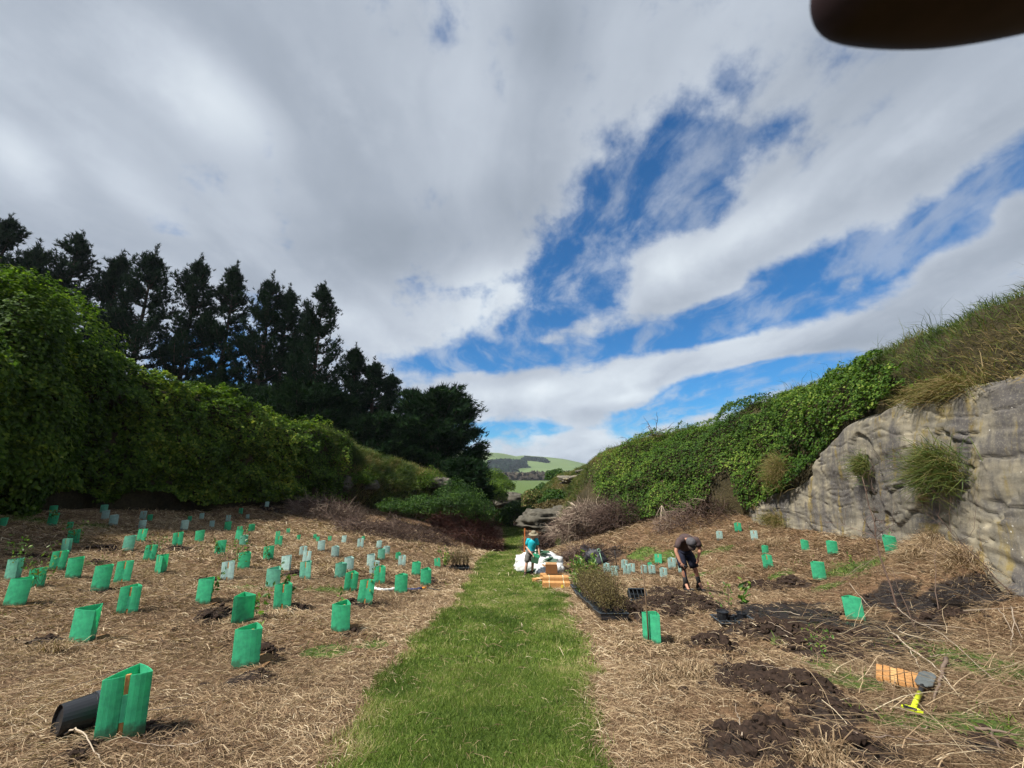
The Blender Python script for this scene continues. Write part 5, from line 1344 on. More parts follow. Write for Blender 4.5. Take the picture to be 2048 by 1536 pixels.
# pixel foot, height in the photo, colour, facing (s = slotted face with stake towards us, b = plain face), yaw, mat side or '', seedling or '', label
LG, RG = 'tree guards on the left slope', 'tree guards on the right slope'
GUARDS = [
 (238, 1478, 112, 'g', 's', 22, '', '', 'nearest green guard with orange stake in its slot, beside the fallen black pot'),
 (157, 1281, 74, 'g', 'b', -6, 'r', '', 'large plain green guard with a brown mat, second nearest on the left'),
 (253, 1226, 58, 'g', 's', 12, 'l', '', 'green guard with open top and orange stake, right of the plain faced pair at left'),
 (196, 1191, 44, 'g', 'b', 8, '', '', 'plain green guard directly left of a stake-slotted one'),
 (240, 1177, 41, 'g', 's', 8, '', '', 'green slotted guard half behind the open-topped guard'),
 (25, 1218, 58, 'g', 'b', 10, 'r', '', 'big plain green guard cut by the left picture edge'),
 (18, 1160, 38, 'd', 'b', -10, '', 'bushy', 'dull green guard at the left edge with a feathery plant over it'),
 (70, 1177, 36, 'g', 's', 20, '', 'leafy', 'green slotted guard with leafy seedling, next to the left edge pair'),
 (143, 1163, 38, 'g', 'b', 6, '', '', 'plain green guard right of the tall slotted guard near the left edge'),
 (112, 1140, 35, 'g', 's', 18, '', '', 'front green slotted guard of the column of four near the left edge'),
 (127, 1108, 27, 'd', 's', -14, '', '', 'dull green guard second in the column of four near the left edge'),
 (145, 1090, 28, 'g', 's', 12, '', 'leafy', 'green guard hidden behind a leafy seedling, third in the left column'),
 (137, 1060, 15, 'g', 'b', 5, '', '', 'small green guard ending the left column of four'),
 (101, 1054, 24, 'g', 'b', 10, '', 'big', 'green guard with pale leafy seedling standing alone at far left'),
 (105, 1030, 16, 'g', 'b', 30, '', '', 'shaded green guard behind the pale leafy seedling at far left'),
 (2, 1056, 18, 'g', 'b', 0, '', '', 'small green guard just entering at the left picture edge'),
 (165, 992, 15, 'g', 'b', -20, '', '', 'small shaded green guard under the ivy, farthest back on the left'),
 (205, 1031, 17, 'd', 'b', 15, '', '', 'dull green guard behind the pale guard left of the mossy bank'),
 (209, 1040, 18, 'p', 'b', 12, '', '', 'pale guard in front of a dull green one, left of the mossy bank'),
 (225, 1053, 19, 'p', 'b', 24, '', '', 'pale guard alone just right of the pale and green pair'),
 (283, 1043, 17, 'p', 's', 0, '', '', 'rear pale guard of the three in line below the mossy bank'),
 (298, 1043, 13, 'g', 'b', 10, '', '', 'small green guard right of the rear pale guard below the mossy bank'),
 (282, 1062, 18, 'p', 'b', 4, '', '', 'middle pale guard of the three in line below the mossy bank'),
 (280, 1085, 24, 'g', 's', 2, '', '', 'green slotted guard in front of the two pale ones below the mossy bank'),
 (254, 1103, 28, 'd', 'b', 8, '', '', 'darker plain guard left of the slotted guard with two pale ones behind'),
 (296, 1124, 29, 'g', 's', 10, '', 'leafy', 'green slotted guard with feathery seedling tip, behind the angled guard'),
 (314, 1147, 35, 'g', 's', -28, 'r', '', 'angled green guard with brown mat on its right, mid left slope'),
 (353, 1096, 26, 'g', 's', 8, '', '', 'green slotted guard standing on dark dug soil, left of a plain one'),
 (367, 1063, 22, 'p', 'b', 10, '', '', 'pale guard behind the slotted guard on dark dug soil'),
 (378, 1044, 11, 'g', 'b', 0, '', 'small', 'small green guard just behind the lone pale guard'),
 (397, 1088, 24, 'g', 'b', 12, '', '', 'plain green guard right of the slotted guard on dark soil'),
 (402, 1041, 12, 'p', 'b', 0, '', '', 'small pale guard in the rear row, left of the four rear guards'),
 (423, 1054, 13, 'p', 'b', 5, '', '', 'small square pale guard by itself in the rear rows'),
 (454, 1063, 18, 'g', 'b', 8, '', '', 'green guard with a greyish one directly behind it'),
 (455, 1046, 13, 'p', 's', 0, '', '', 'greyish guard peeking over the green one before it'),
 (480, 1029, 12, 'g', 's', -20, '', '', 'small dark green guard leaning at the rear of the left slope'),
 (495, 1037, 9, 'p', 'b', 0, '', '', 'tiny pale guard next to the leaning rear green guard'),
 (532, 1021, 10, 'p', 'b', 10, '', '', 'tiny guard standing on dark soil at the back of the left slope'),
 (502, 1065, 15, 'g', 'b', 22, '', '', 'green guard with one bent corner, rear middle of the left slope'),
 (478, 1067, 14, 'g', 's', 4, '', '', 'rear green guard of the tight group of three with a tall seedling'),
 (475, 1084, 19, 'g', 'b', -6, '', '', 'left green guard of the tight group of three with a tall seedling'),
 (485, 1095, 23, 'd', 'b', 10, '', 'thin', 'front guard of the tight group of three, with a tall thin seedling'),
 (438, 1111, 27, 'g', 'b', 8, 'l', 'small', 'green guard with a wispy plant, left of the tight group of three'),
 (486, 1141, 32, 'g', 'b', 10, 'l', 'thin', 'green guard with leafy shadows and a thin stem, right of the pale shrub guard'),
 (453, 1163, 36, 'p', 's', 0, 'l', 'bushy', 'pale slotted guard with a dark bushy plant growing out of it'),
 (404, 1209, 59, 'g', 'b', -8, 'r', 'small', 'tall plain green guard, alone in the left middle'),
 (484, 1248, 60, 'g', 'b', 42, 'l', 'small', 'green guard turned edge-on, straight behind the nearest middle guard'),
 (490, 1330, 77, 'g', 'b', 6, 'r', 'thin', 'large green guard with a twiggy seedling leaning right, front middle'),
 (563, 1224, 46, 'g', 's', 6, 'r', 'big', 'green slotted guard with a broad-leaved seedling, middle of left slope'),
 (544, 1182, 40, 'd', 'b', 4, 'l', 'small', 'dull green guard with leaf shadows behind the broad-leaved one'),
 (569, 1147, 30, 'p', 'b', -20, 'r', '', 'white pale guard with a black slit and brown mat'),
 (609, 1164, 33, 'd', 's', -8, '', '', 'speckled pale green guard in front of two paler ones'),
 (611, 1131, 23, 'p', 's', -4, '', '', 'speckled pale guard between the two others of its line'),
 (605, 1113, 20, 'p', 's', 4, '', 'thin', 'rear pale guard with dark twigs, last of the speckled line'),
 (536, 1120, 27, 'g', 'b', 10, '', 'small', 'green guard with a yellowish seedling tip above it'),
 (556, 1094, 20, 'g', 's', 6, '', '', 'front guard of the two green ones in line near the middle rear'),
 (555, 1077, 12, 'g', 's', 0, '', '', 'rear guard of the two green ones in line near the middle rear'),
 (576, 1068, 7, 'g', 's', 5, '', '', 'tiny green guard farthest of the middle rear ones'),
 (597, 1079, 7, 'g', 'b', 0, '', '', 'low green guard left of the close rear pair'),
 (630, 1078, 6, 'g', 'b', 0, '', '', 'hind one of the close rear pair of low green guards'),
 (635, 1082, 8, 'g', 'b', -8, '', '', 'front one of the close rear pair of low green guards'),
 (659, 1083, 9, 'g', 's', 0, '', '', 'low green guard right of the close rear pair'),
 (687, 1087, 14, 'p', 'b', -14, '', '', 'slim pale guard in front of the brown brush heap'),
 (642, 1103, 19, 'p', 'b', 6, '', '', 'clean pale guard left of a tilted pale one'),
 (670, 1114, 22, 'p', 'b', 14, '', '', 'tilted pale guard in the middle of the pale group'),
 (720, 1099, 20, 'p', 's', 0, '', '', 'pale guard with a green one directly behind it'),
 (726, 1083, 7, 'g', 'b', 0, '', '', 'green guard peeking out behind a pale one at the rear'),
 (757, 1098, 14, 'p', 'b', 4, '', '', 'small pale guard farthest to the right in the rear'),
 (772, 1110, 19, 'p', 'b', 16, '', '', 'narrow pale guard right behind a pale green one'),
 (762, 1122, 22, 'd', 'b', 2, '', '', 'pale green guard overlapping the narrow pale one'),
 (741, 1134, 23, 'p', 'b', -10, '', '', 'pale guard left of the pale green and narrow pair'),
 (748, 1153, 26, 'p', 's', 6, '', '', 'pale guard directly behind a green slotted guard'),
 (758, 1170, 32, 'g', 's', -2, '', '', 'green slotted guard with a pale guard just behind its left'),
 (697, 1142, 25, 'p', 'b', 8, '', '', 'bluish pale guard behind a leaning dull one'),
 (680, 1158, 29, 'd', 'b', 16, '', '', 'leaning dull pale-green guard with a dark stick beside it'),
 (700, 1181, 36, 'g', 's', 8, '', '', 'pointed-top green guard with an orange stake, middle right of the left slope'),
 (728, 1215, 42, 'g', 's', 0, '', 'thin', 'green slotted guard with a small twig, nearest the path behind the leaf-shadow one'),
 (680, 1268, 53, 'g', 'b', -6, 'r', 'small', 'green guard with big leaf shadows and a mat, nearest the path'),
 (801, 1190, 34, 'g', 'b', 2, 'r', '', 'plain green guard standing in front of the blue and white roll'),
 (851, 1175, 29, 'g', 'b', 0, '', '', 'plain green guard closest to the path edge'),
 (831, 1153, 24, 'g', 'b', -4, '', '', 'green guard behind the one closest to the path edge'),
 (803, 1135, 21, 'p', 's', -4, '', '', 'pale slotted guard in front of a small green one near the path'),
 (795, 1121, 14, 'g', 'b', 8, '', '', 'small green guard behind the pale slotted one near the path'),
 (875, 1138, 17, 'g', 's', -10, '', '', 'small green slotted guard beside the brushy tray plants left of the path'),
 # right slope
 (1304, 1288, 52, 'g', 'b', -45, '', '', 'bright green guard with tall thin cane, nearest on the right of the path'),
 (1317, 1128, 19, 'g', 's', -30, '', '', 'small bright green guard among the pale ones left of the bending man'),
 (1300, 1136, 11, 'g', 'b', -20, '', '', 'small green guard behind the tall cane'),
 (1289, 1151, 17, 'p', 's', 4, '', '', 'pale slotted guard just left of the tall cane'),
 (1305, 1152, 18, 'p', 's', -10, '', '', 'pale guard just right of the tall cane'),
 (1328, 1158, 20, 'p', 's', -4, '', '', 'pale slotted guard nearest the bending man, in front'),
 (1345, 1142, 21, 'p', 's', -8, '', '', 'pale slotted guard beside the arm of the bending man'),
 (1358, 1128, 15, 'p', 's', 6, '', '', 'pale guard half hidden behind the hand of the bending man'),
 (1363, 1146, 15, 'p', 'b', 0, '', '', 'pale guard behind the spade grip of the bending man'),
 (1214, 1147, 17, 'p', 's', 0, '', '', 'pale slotted guard right beside the leafy potted plants'),
 (1230, 1156, 20, 'p', 's', 6, '', '', 'pale slotted guard in front of the standing dark spade'),
 (1249, 1140, 17, 'p', 's', 0, '', '', 'rear pale guard of the three clustered right of the standing spade'),
 (1254, 1152, 20, 'p', 's', 4, '', '', 'front pale guard of the three clustered right of the standing spade'),
 (1264, 1149, 17, 'p', 's', -6, '', '', 'right pale guard of the three clustered right of the standing spade'),
 (1440, 1079, 16, 'p', 's', -10, '', '', 'pale guard on the upper right slope, left of the two rear ones'),
 (1477, 1064, 17, 'g', 's', -14, '', '', 'green guard highest on the right slope at the creeper edge'),
 (1510, 1082, 17, 'p', 's', -14, '', 'small', 'pale guard at the low end of the rock face'),
 (1532, 1113, 17, 'g', 'b', -8, '', '', 'hind green guard of the overlapping pair right of the man'),
 (1538, 1138, 25, 'g', 's', -14, '', '', 'front green guard of the overlapping pair right of the man'),
 (1612, 1102, 20, 'g', 'b', -6, '', '', 'green guard close under the rock, left of its twin'),
 (1667, 1110, 26, 'g', 'b', -12, '', '', 'green guard close under the rock, right of its twin'),
 (1641, 1164, 33, 'g', 'b', -12, 'l', '', 'leaning green guard in the middle of the right slope'),
 (1788, 1119, 32, 'g', 'b', -10, '', 'small', 'green guard behind the tall bare sapling'),
 (1711, 1233, 42, 'g', 'b', -30, 'l', '', 'green guard with a mat standing in the wet dark soil'),
]
def bake_guard(i, g):
    px, py, h, kcol, face, yaw, mat, plant, lab = g
    p = on(px, py, -.012); r = np.random.default_rng(900 + i)
    s = float(np.clip(h * gscale(p) / (.318), .72, 1.22))
    to_cam = math.atan2(-p.x, p.y) * .0
    group = RG if px > 1024 else LG
    o = empty('tree_guard', p, (r.normal() * .035, r.normal() * .035, R(yaw) + to_cam), lab, 'tree guard', group)
    o.scale = (s, s, s)
    me = SLEEVES[kcol][0 if face == 's' else 1][i % 3]
    link('sleeve', me, o)
    link('stake', STK if face == 's' else STKI, o)
    if mat:
        q = link('mulch_mat', MATM[i % 3], o, ((.05 if mat == 'r' else -.05) * (.5 if i == 0 else 1), .06, .004), (R(r.normal() * 5), R(r.normal() * 5), r.random() * 6))
    if plant:
        seedling(plant, (p.x, p.y + .05 * s, p.z), r.random() * 6, ' '.join((plant.replace('thin', 'tall thin').replace('small', 'short').replace('big', 'broad-leaved') + ' seedling in the ' + lab).replace(',', '').split()[:16]), (0, .28) if px == 490 else (0, 0), s)
for i, g in enumerate(GUARDS): bake_guard(i, g)
gl = [(k.location.x, k.location.y, k['label']) for k in bpy.data.objects if k.name.startswith('tree_guard')]
for k in [q for q in bpy.data.objects if q.name.startswith('loose_stick')]:
    c = np.mean([v.co[:] for v in k.data.vertices], axis=0)
    gx0, gy0, lab = min(gl, key=lambda t: (t[0] - c[0]) ** 2 + (t[1] - c[1]) ** 2)
    rel = ('right of' if c[0] > gx0 else 'left of') if abs(c[0] - gx0) > abs(c[1] - gy0) else ('behind' if c[1] > gy0 else 'in front of')
    k['label'] = ' '.join(('thin dry stick %s the %s' % (rel, lab)).replace(',', '').split()[:16])
# the cane in the nearest right guard
p = on(1304, 1288)
m = MB(); m.tube([(0, 0, -.1), (.0, 0, .5), (-.025, .0, 1.05)], [.011, .010, .008], 7)
tag(link('cane', m.mesh('cane', simple('cane', (.13, .085, .05), .8), True), None, p + Vector((-.05, -.03, 0))), 'tall thin wooden cane standing in the nearest right green guard', 'cane')
# weeds and small saplings growing on their own
for (px, py, key, sc, lab) in [(1635, 1328, 'leafy', .7, 'small green weed beside the dug soil in the right foreground'), (1715, 1140, 'small', .9, 'green seedling without a guard on the right slope'),
                               (60, 1020, 'big', 1.3, 'pale green sprout in the shade at far left'), (178, 962, 'big', 1.6, 'pale sprout at the foot of the ivy tree'), (405, 985, 'big', 1.5, 'pale sprout under the left creeper'),
                               (252, 1015, 'bushy', 1.0, 'yellow-green sprout on the mossy bank'), (10, 985, 'bushy', 1.8, 'leafy green shoot at the left edge')]:
    seedling(key, on(px, py), random.random() * 6, lab, sc=sc)

# ------------------------------------------------------------------ pots, trays, potted plants
M_black = simple('black_plastic', (.014, .015, .018), .38, .3, 12, .5, .05)
M_rim = simple('worn_black_plastic', (.045, .055, .065), .35, .3, 12, .6, .05)
def tray(name, p, yaw, label, L=.62, W=.42, Hh=.085, tilt=(0, 0), group='black plastic plant trays'):
    o = empty(name, p, (tilt[0], tilt[1], yaw), label, 'tray', group)
    m = MB(); t = .008
    m.box((0, 0, .006), (L - .04, W - .04, .008))
    for sy in (-1, 1): m.box((0, sy * (W / 2 - .014), Hh / 2 + .004), (L - .012, t, Hh), rotm('X', -sy * .12))
    for sx in (-1, 1): m.box((sx * (L / 2 - .014), 0, Hh / 2 + .004), (t, W - .030, Hh), rotm('Y', sx * .12))
    link('tub', m.mesh('tub', M_black), o)
    m = MB()
    for sy in (-1, 1): m.box((0, sy * W / 2, Hh + .012), (L + .03, .022, .010), bev=.004)
    for sx in (-1, 1): m.box((sx * L / 2, 0, Hh + .0125), (.022, W - .024, .0095), bev=.004)
    link('rim', m.mesh('rim', M_rim), o)
    m = MB()
    for k in (1, 2, 3): m.box((-L / 2 + L * k / 4, 0, Hh + .009), (.008, W - .026, .010))
    for k in (1, 2): m.box((0, -W / 2 + W * k / 3, Hh + .0045), (L - .026, .008, .008))
    link('grid', m.mesh('grid', M_rim), o)
    return o
def pot_mesh(rt, h):
    m = MB(); m.lathe([(0, .004), (rt * .72, .004), (rt * .74, 0), (rt * .98, h * .9), (rt * 1.06, h * .9), (rt * 1.06, h), (rt * .96, h), (rt * .92, h * .86), (0, h * .85)], 12)
    return m.mesh('pot', M_black, False)
POT = pot_mesh(.062, .13)
def shrub_meshes(seed, H, Wd, n, size, mat, stems=9):
    r = np.random.default_rng(seed)
    st = twig_paths(stems, r.normal(size=(stems, 3)) * np.array([.012, .012, 0]), np.array([0, 0, 1.]) + r.normal(size=(stems, 3)) * Wd, H * (.6 + .5 * r.random(stems)), 7, .12, -.02, r)
    k = r.integers(2, 8, n); w = r.integers(0, stems, n)
    P = st[w, k] + r.normal(size=(n, 3)) * .045
    lv = leaves(P, r.normal(size=(n, 3)) + np.array([0, 0, .4]), size, np.clip(r.random(n), 0, 1), r, .45, .5)
    sv = twig_mesh(st, np.full(stems, .004), np.full(stems, .3))
    return mesh_np('stem', *sv[:2], M_twig, {'tint': sv[2]}), mesh_np('foliage', lv[0], lv[1], mat, {'tint': lv[2]})
MANUKA = [shrub_meshes(40 + i, .56, .30, 760, .026, M_manuka, 12) for i in range(3)]
LAUREL = [shrub_meshes(50 + i, .75, .22, 170, .11, M_seed, 6) for i in range(2)]
BROOM = [shrub_meshes(60 + i, .62, .20, 520, .03, M_manuka, 26) for i in range(2)]
def potted(name, ms, p, yaw, label, group, sc=1.0, lean=0):
    o = empty(name, p, (lean, 0, yaw), label, 'potted plant', group); o.scale = (sc, sc, sc)
    link('pot', POT, o); link('stem', ms[0], o, (0, 0, .1)); link('foliage', ms[1], o, (0, 0, .1))
# row of trays running away from the near corner
c0, c1 = on(1222, 1240), on(1158, 1178)
dirv = Vector((c1.x - c0.x, c1.y - c0.y, 0)); ln = dirv.length; dirv.normalize()
yaw = math.atan2(dirv.y, dirv.x)
slope = math.asin((c1.z - c0.z) / ln)
nt = max(3, int(round(ln / .66)))
TL = ['nearest black tray of the row of bushy potted plants', 'second black tray of the bushy plant row, under the foliage', 'third black tray of the bushy plant row', 'fourth black tray of the bushy plant row', 'fifth black tray of the plant row, below the leafy plants', 'last black tray of the plant row, next to the stake bundles', 'seventh tray', 'eighth tray']
for k in range(nt):
    q = c0 + dirv * (k * .66 + .0); q.z = gz(q.x, q.y) + .03
    sl = math.atan2(gz(q.x + dirv.x * .3, q.y + dirv.y * .3) - gz(q.x - dirv.x * .3, q.y - dirv.y * .3), .6)
    tray('plant_tray', q, yaw, TL[k], .63, .46, .085, (0, -sl))
    for a in range(3):
        for b in range(2 if k < nt - 1 else 1):
            loc = Vector(((a - 1) * .19, (b - .5) * .2 + .02, 0)); loc = Matrix.Rotation(yaw, 3, 'Z') @ loc
            if k >= nt - 2:
                potted('potted_plant', LAUREL[(a + b) % 2], q + loc + Vector((0, 0, .025)), random.random() * 6, 'light green broad-leaved plant, %s of the %s' % (('near end', 'middle', 'far end')[a] + (' on the slope side', ' on the path side')[b], ('nearest', 'second', 'third', 'fourth', 'fifth', 'sixth', 'seventh', 'eighth')[k] + ' tray'), 'broad-leaved potted plants', .75 + .2 * random.random())
            else:
                potted('potted_plant', MANUKA[(a + b + k) % 3], q + loc + Vector((0, 0, .025)), random.random() * 6, 'twiggy brown potted shrub, %s of the %s' % (('near end', 'middle', 'far end')[a] + (' on the slope side', ' on the path side')[b], ('nearest', 'second', 'third', 'fourth', 'fifth', 'sixth', 'seventh', 'eighth')[k] + ' tray'), 'twiggy shrubs in the tray row', .85 + .3 * random.random())
# left of the path
p = on(918, 1140); tray('plant_tray', p + Vector((0, .1, .0)), 0, 'small black tray of broom-like plants left of the path', .8, .4)
for k in range(5):
    potted('potted_plant', BROOM[k % 2], p + Vector((-.28 + .15 * k, .1 + .06 * (k % 2), .02)), k * 1.3, ('leftmost', 'second', 'middle', 'fourth', 'rightmost')[k] + ' soft brown broom-like plant in the small tray left of the path', 'broom-like plants left of the path', 1.15)
potted('potted_plant', LAUREL[0], on(889, 1139), 1.0, 'leafy green plant between the small green guard and the broom-like plants', 'leafy plants left of the path', .85)
# upturned tray and the tray with two seedlings
tray('plant_tray', on(1272, 1203, .06), R(20), 'empty black tray tipped on its side on the dark soil', .42, .32, .10, (R(62), R(6)))
p = on(1470, 1246, .01); tray('plant_tray', p, R(-2), 'black tray holding two tall seedlings and an empty pot', .60, .40)
for dx, dy, ms, sc, lab in ((-.05, .03, SEEDS['leafy'], .95, 'yellow-green seedling standing in the near right tray'), (.15, .05, SEEDS['big'], 1.25, 'slender broad-leaved seedling at the right of the near right tray')):
    potted('potted_plant', ms, p + Vector((dx, dy, .02)), dx * 9, lab, 'seedlings in the near right tray', sc)
o = empty('pot', p + Vector((-.17, .04, .06)), (0, 0, 0), 'empty round black pot standing in the near right tray', 'pot'); link('body', pot_mesh(.095, .15), o)
# fallen pot in the left foreground with more pots nested in its mouth
P0, P1 = on(108, 1470, .10), on(203, 1444, .115)
ax = (P1 - P0); Lp = ax.length * .98
o = empty('stacked_pots', P0, Matrix.Identity(3).to_euler(), 'stack of nested black plastic pots lying on its side behind the nearest guard', 'pots')
o.rotation_euler = ax.to_track_quat('Z', 'Y').to_euler()
m = MB(); R0 = .125
m.lathe([(0, .02), (R0 * .80, .02), (R0 * .80, .0), (R0 * .84, 0), (R0 * .97, Lp * .70), (R0 * 1.02, Lp * .70), (R0 * 1.02, Lp * .73), (R0 * .9, Lp * .735)], 28)
link('pot', m.mesh('pot', M_black, False), o)
for k in range(5):
    m = MB(); z = Lp * (.74 + .055 * k)
    m.lathe([(R0 * .93, z - .006), (R0 * .99, z), (R0 * 1.035, z + .002), (R0 * 1.035, z + .010), (R0 * .93, z + .011)], 28)
    link('nested_rim', m.mesh('nested_rim', M_rim, False), o)

# ------------------------------------------------------------------ stake bundles, spades and other gear
def bundle(p, yaw, nx_, nz_, L, w, label, tilt=0, jit=.012, strap=True, gap=.0015):
    o = empty('stake_bundle', p, (0, tilt, yaw), label, 'stakes', 'bundles of wooden stakes')
    k = 0
    base = MB().box((0, 0, 0), (L, w, w * .8), bev=.0).mesh('stake', M_stake); base2 = MB().box((0, 0, 0), (L, w, w * .8)).mesh('stake', simple('pale_stake', (.52, .30, .12), .75, .2, 25, .2))
    r = np.random.default_rng(int(abs(p.x) * 1000))
    for i in range(nx_):
        for j in range(nz_):
            link('stake', (base, base2)[(i * 3 + j * 5) % 4 == 1], o, (r.normal() * jit, (i - nx_ / 2 + .5) * (w + gap), (j + .5) * (w * .8 + .0015) + (gap > .002) * abs(r.normal()) * .008), (0, 0, r.normal() * .004))
    if strap:
        for x in (-.27, .27):
            m = MB(); W2, H2 = nx_ * (w + .0015) / 2 + .004, nz_ * (w * .8 + .0015) + .004
            for c, s in (((x * L, 0, H2), (.014, 2 * W2 + .004, .003)), ((x * L, -W2, H2 / 2), (.014, .003, H2 - .004)), ((x * L, W2, H2 / 2), (.014, .003, H2 - .004))): m.box(c, s)
            link('strap', m.mesh('strap', simple('strap', (.7, .62, .4), .5)), o)
    return o
pb = on(1113, 1177)
bundle(pb, R(-3), 6, 5, .70, .036, 'lower strapped bundle of orange stakes with a yellow tag')
m = MB().box((0, 0, 0), (.055, .003, .07)); o = link('tag', m.mesh('tag', simple('yellow_tag', (.75, .6, .03), .5)), [k for k in bpy.data.objects if k.name.startswith('stake_bundle')][-1], (.14, -.122, .075))
bundle(pb + Vector((.02, .30, .04)), R(-1), 6, 6, .68, .036, 'upper strapped bundle of orange stakes behind the tagged one')
bundle(on(1089, 1166, .0) + Vector((0, .1, 0)), R(28), 5, 4, .70, .034, 'stake bundle lying at an angle at the left of the strapped pair')
pc = on(1107, 1168, .0)
o = empty('carton', pc + Vector((0, .55, .16)), (0, 0, R(-3)), 'dark brown open cardboard carton behind the stake bundles', 'carton')
m = MB(); bw, bd, bh = .34, .26, .20
m.box((0, -bd / 2, bh / 2), (bw, .006, bh)); m.box((0, bd / 2, bh / 2), (bw, .006, bh)); m.box((-bw / 2, 0, bh / 2), (.006, bd - .008, bh)); m.box((bw / 2, 0, bh / 2), (.006, bd - .008, bh)); m.box((0, 0, .004), (bw - .01, bd - .01, .006))
link('box', m.mesh('box', simple('carton', (.17, .075, .028), .8, .15, 6, .2)), o)
m = MB(); m.box((0, bd / 2 + .05, bh + .02), (bw, .10, .005), rotm('X', .5)); m.box((-bw / 2 - .05, 0, bh + .0), (.10, bd, .005), rotm('Y', .3)); link('flap', m.mesh('flap', simple('carton_flap', (.30, .17, .08), .8)), o)
bundle(on(1107, 1166, 0) + Vector((0, .52, 0)), R(4), 6, 4, .66, .036, 'stake bundle under the brown carton', strap=False)
p = on(1798, 1368, .01)
bundle(p, R(48), 6, 1, .36, .046, 'six loose orange stakes laid side by side in the right foreground', 0, .018, False, .008)
M_yel = simple('yellow_grip', (.55, .62, .02), .4, .1, 8, .5)
M_dark = simple('dark_rubber', (.02, .02, .022), .6, .3, 12, .3)
M_steel = simple('grey_steel', (.17, .19, .19), .5, .35, 14, .5, .2, Metallic=.5)
def yellow_spade():
    a, b = on(1828, 1436, .05), on(1858, 1372, .06)
    d = b - a; L = d.length; o = empty('hand_spade', a, (0, 0, 0), 'small folding spade with yellow grip and grey blade lying by the stakes', 'spade')
    o.rotation_euler = d.to_track_quat('Y', 'Z').to_euler()
    m = MB(); m.tube([(0, .02, 0), (0, L * .45, .0)], [.017, .020], 10); link('shaft', m.mesh('shaft', M_yel, True), o)
    m = MB(); m.tube([(-.065, 0, 0), (-.03, 0, .004), (.03, 0, .004), (.065, 0, 0)], [.012, .020, .020, .014], 10); m.ellipsoid((0, .015, 0), (.032, .03, .022)); link('grip', m.mesh('grip', M_yel, True), o)
    m = MB(); m.box((-.01, -.014, .012), (.085, .012, .018), bev=.004); link('pad', m.mesh('pad', M_dark), o)
    m = MB(); m.tube([(0, L * .45, 0), (0, L * .66, .004)], [.015, .018], 8); link('neck', m.mesh('neck', M_dark, True), o)
    m = MB(); V = [(-.035, L * .64, .01), (.035, L * .64, .01), (.062, L * .72, .004), (.062, L * 1.05, 0), (.035, L * 1.13, 0), (-.035, L * 1.13, 0), (-.062, L * 1.05, 0), (-.062, L * .72, .004)]
    V = V + [(x * .97, y, z + .007) for x, y, z in V]
    m.add(V, [[7, 6, 5, 4, 3, 2, 1, 0], list(range(8, 16))] + [[i, (i + 1) % 8, 8 + (i + 1) % 8, 8 + i] for i in range(8)]); link('blade', m.mesh('blade', M_steel), o)
yellow_spade()
def standing_spade(p, H, lean, label, mat, grip='d'):
    o = empty('spade', p, (lean[0], lean[1], 0), label, 'spade', 'spades standing in the soil')
    m = MB(); m.tube([(0, 0, .14), (0, 0, H - .12)], [.018, .016], 8); link('shaft', m.mesh('shaft', mat, True), o)
    m = MB()
    if grip == 'd':
        m.tube([(0, 0, H - .13), (-.055, 0, H - .05), (-.06, 0, H)], .013, 7); m.tube([(0, 0, H - .13), (.055, 0, H - .05), (.06, 0, H)], .013, 7); m.tube([(-.075, 0, H), (.075, 0, H)], .02, 8)
    else:
        m.tube([(.06 * math.cos(t), 0, H - .02 + .06 * math.sin(t)) for t in np.linspace(-1.57, 4.7, 13)], .013, 6)
    link('grip', m.mesh('grip', M_dark if grip == 'd' else mat, True), o)
    m = MB(); V = [(-.085, 0, .2), (.085, 0, .2), (.085, -.02, .05), (.0, -.03, -.09), (-.085, -.02, .05)]; V = V + [(x, y + .008, z) for x, y, z in V]
    m.add(V, [[0, 1, 2, 3, 4], [9, 8, 7, 6, 5]] + [[i, 5 + i, 5 + (i + 1) % 5, (i + 1) % 5] for i in range(5)]); link('blade', m.mesh('blade', M_steel), o)
    return o
standing_spade(on(1235, 1146), .92, (.05, -.10), 'dark spade with wide grip standing upright beyond the plants', M_dark)
standing_spade(on(1210, 1140), .86, (.0, -.27), 'tool with a pale green shaft and ring grip leaning beside the dark brush', simple('pale_green_shaft', (.22, .38, .25), .5), 'ring')
m = MB(); m.box((0, 0, .70), (.05, .025, 1.4), bev=.006); m.box((0, 0, 1.43), (.056, .03, .05), bev=.006)
tag(link('marker_stake', m.mesh('marker_stake', simple('orange_stake', (.48, .13, .03), .7)), None, on(1053, 1140) + Vector((-.05, 1.6, .0)), (0, R(1.5), 0)), 'orange wooden marker stake standing behind the woman in the hat', 'stake')
def sheets(p, yaw, n, mat, size, label, cat='guard sheets', rise=.0, tw=.2):
    o = empty('flat_guards', p, (0, 0, yaw), label, cat); r = np.random.default_rng(n + int(p.x * 100))
    for k in range(n):
        m = MB(); m.box((0, 0, 0), (size[0], size[1], .008)); link('sheet', m.mesh('sheet', mat), o, (r.normal() * .04, r.normal() * .04, .012 + .010 * k), (r.normal() * .03 + rise, r.normal() * .03, r.normal() * tw))
sheets(on(1275, 1162), R(-8), 3, M_green, (.5, .24), 'flat unfolded green guards lying beyond the plants')
sheets(on(1248, 1160), R(-4), 3, M_stake, (.62, .10), 'flat orange boards lying left of the unfolded green guards', 'boards')
sheets(on(1108, 1142), R(0), 4, M_green, (.42, .30), 'stack of flat green guards behind the clear plastic bag', rise=.5)
sheets(on(1170, 1152), R(10), 3, M_green, (.6, .26), 'bright green flat guards half hidden behind the broad-leaved plants', rise=.6)
sheets(on(1038, 1131), R(50), 2, M_green, (.40, .10), 'green strip lying on the grass left of the white bags', rise=.1)

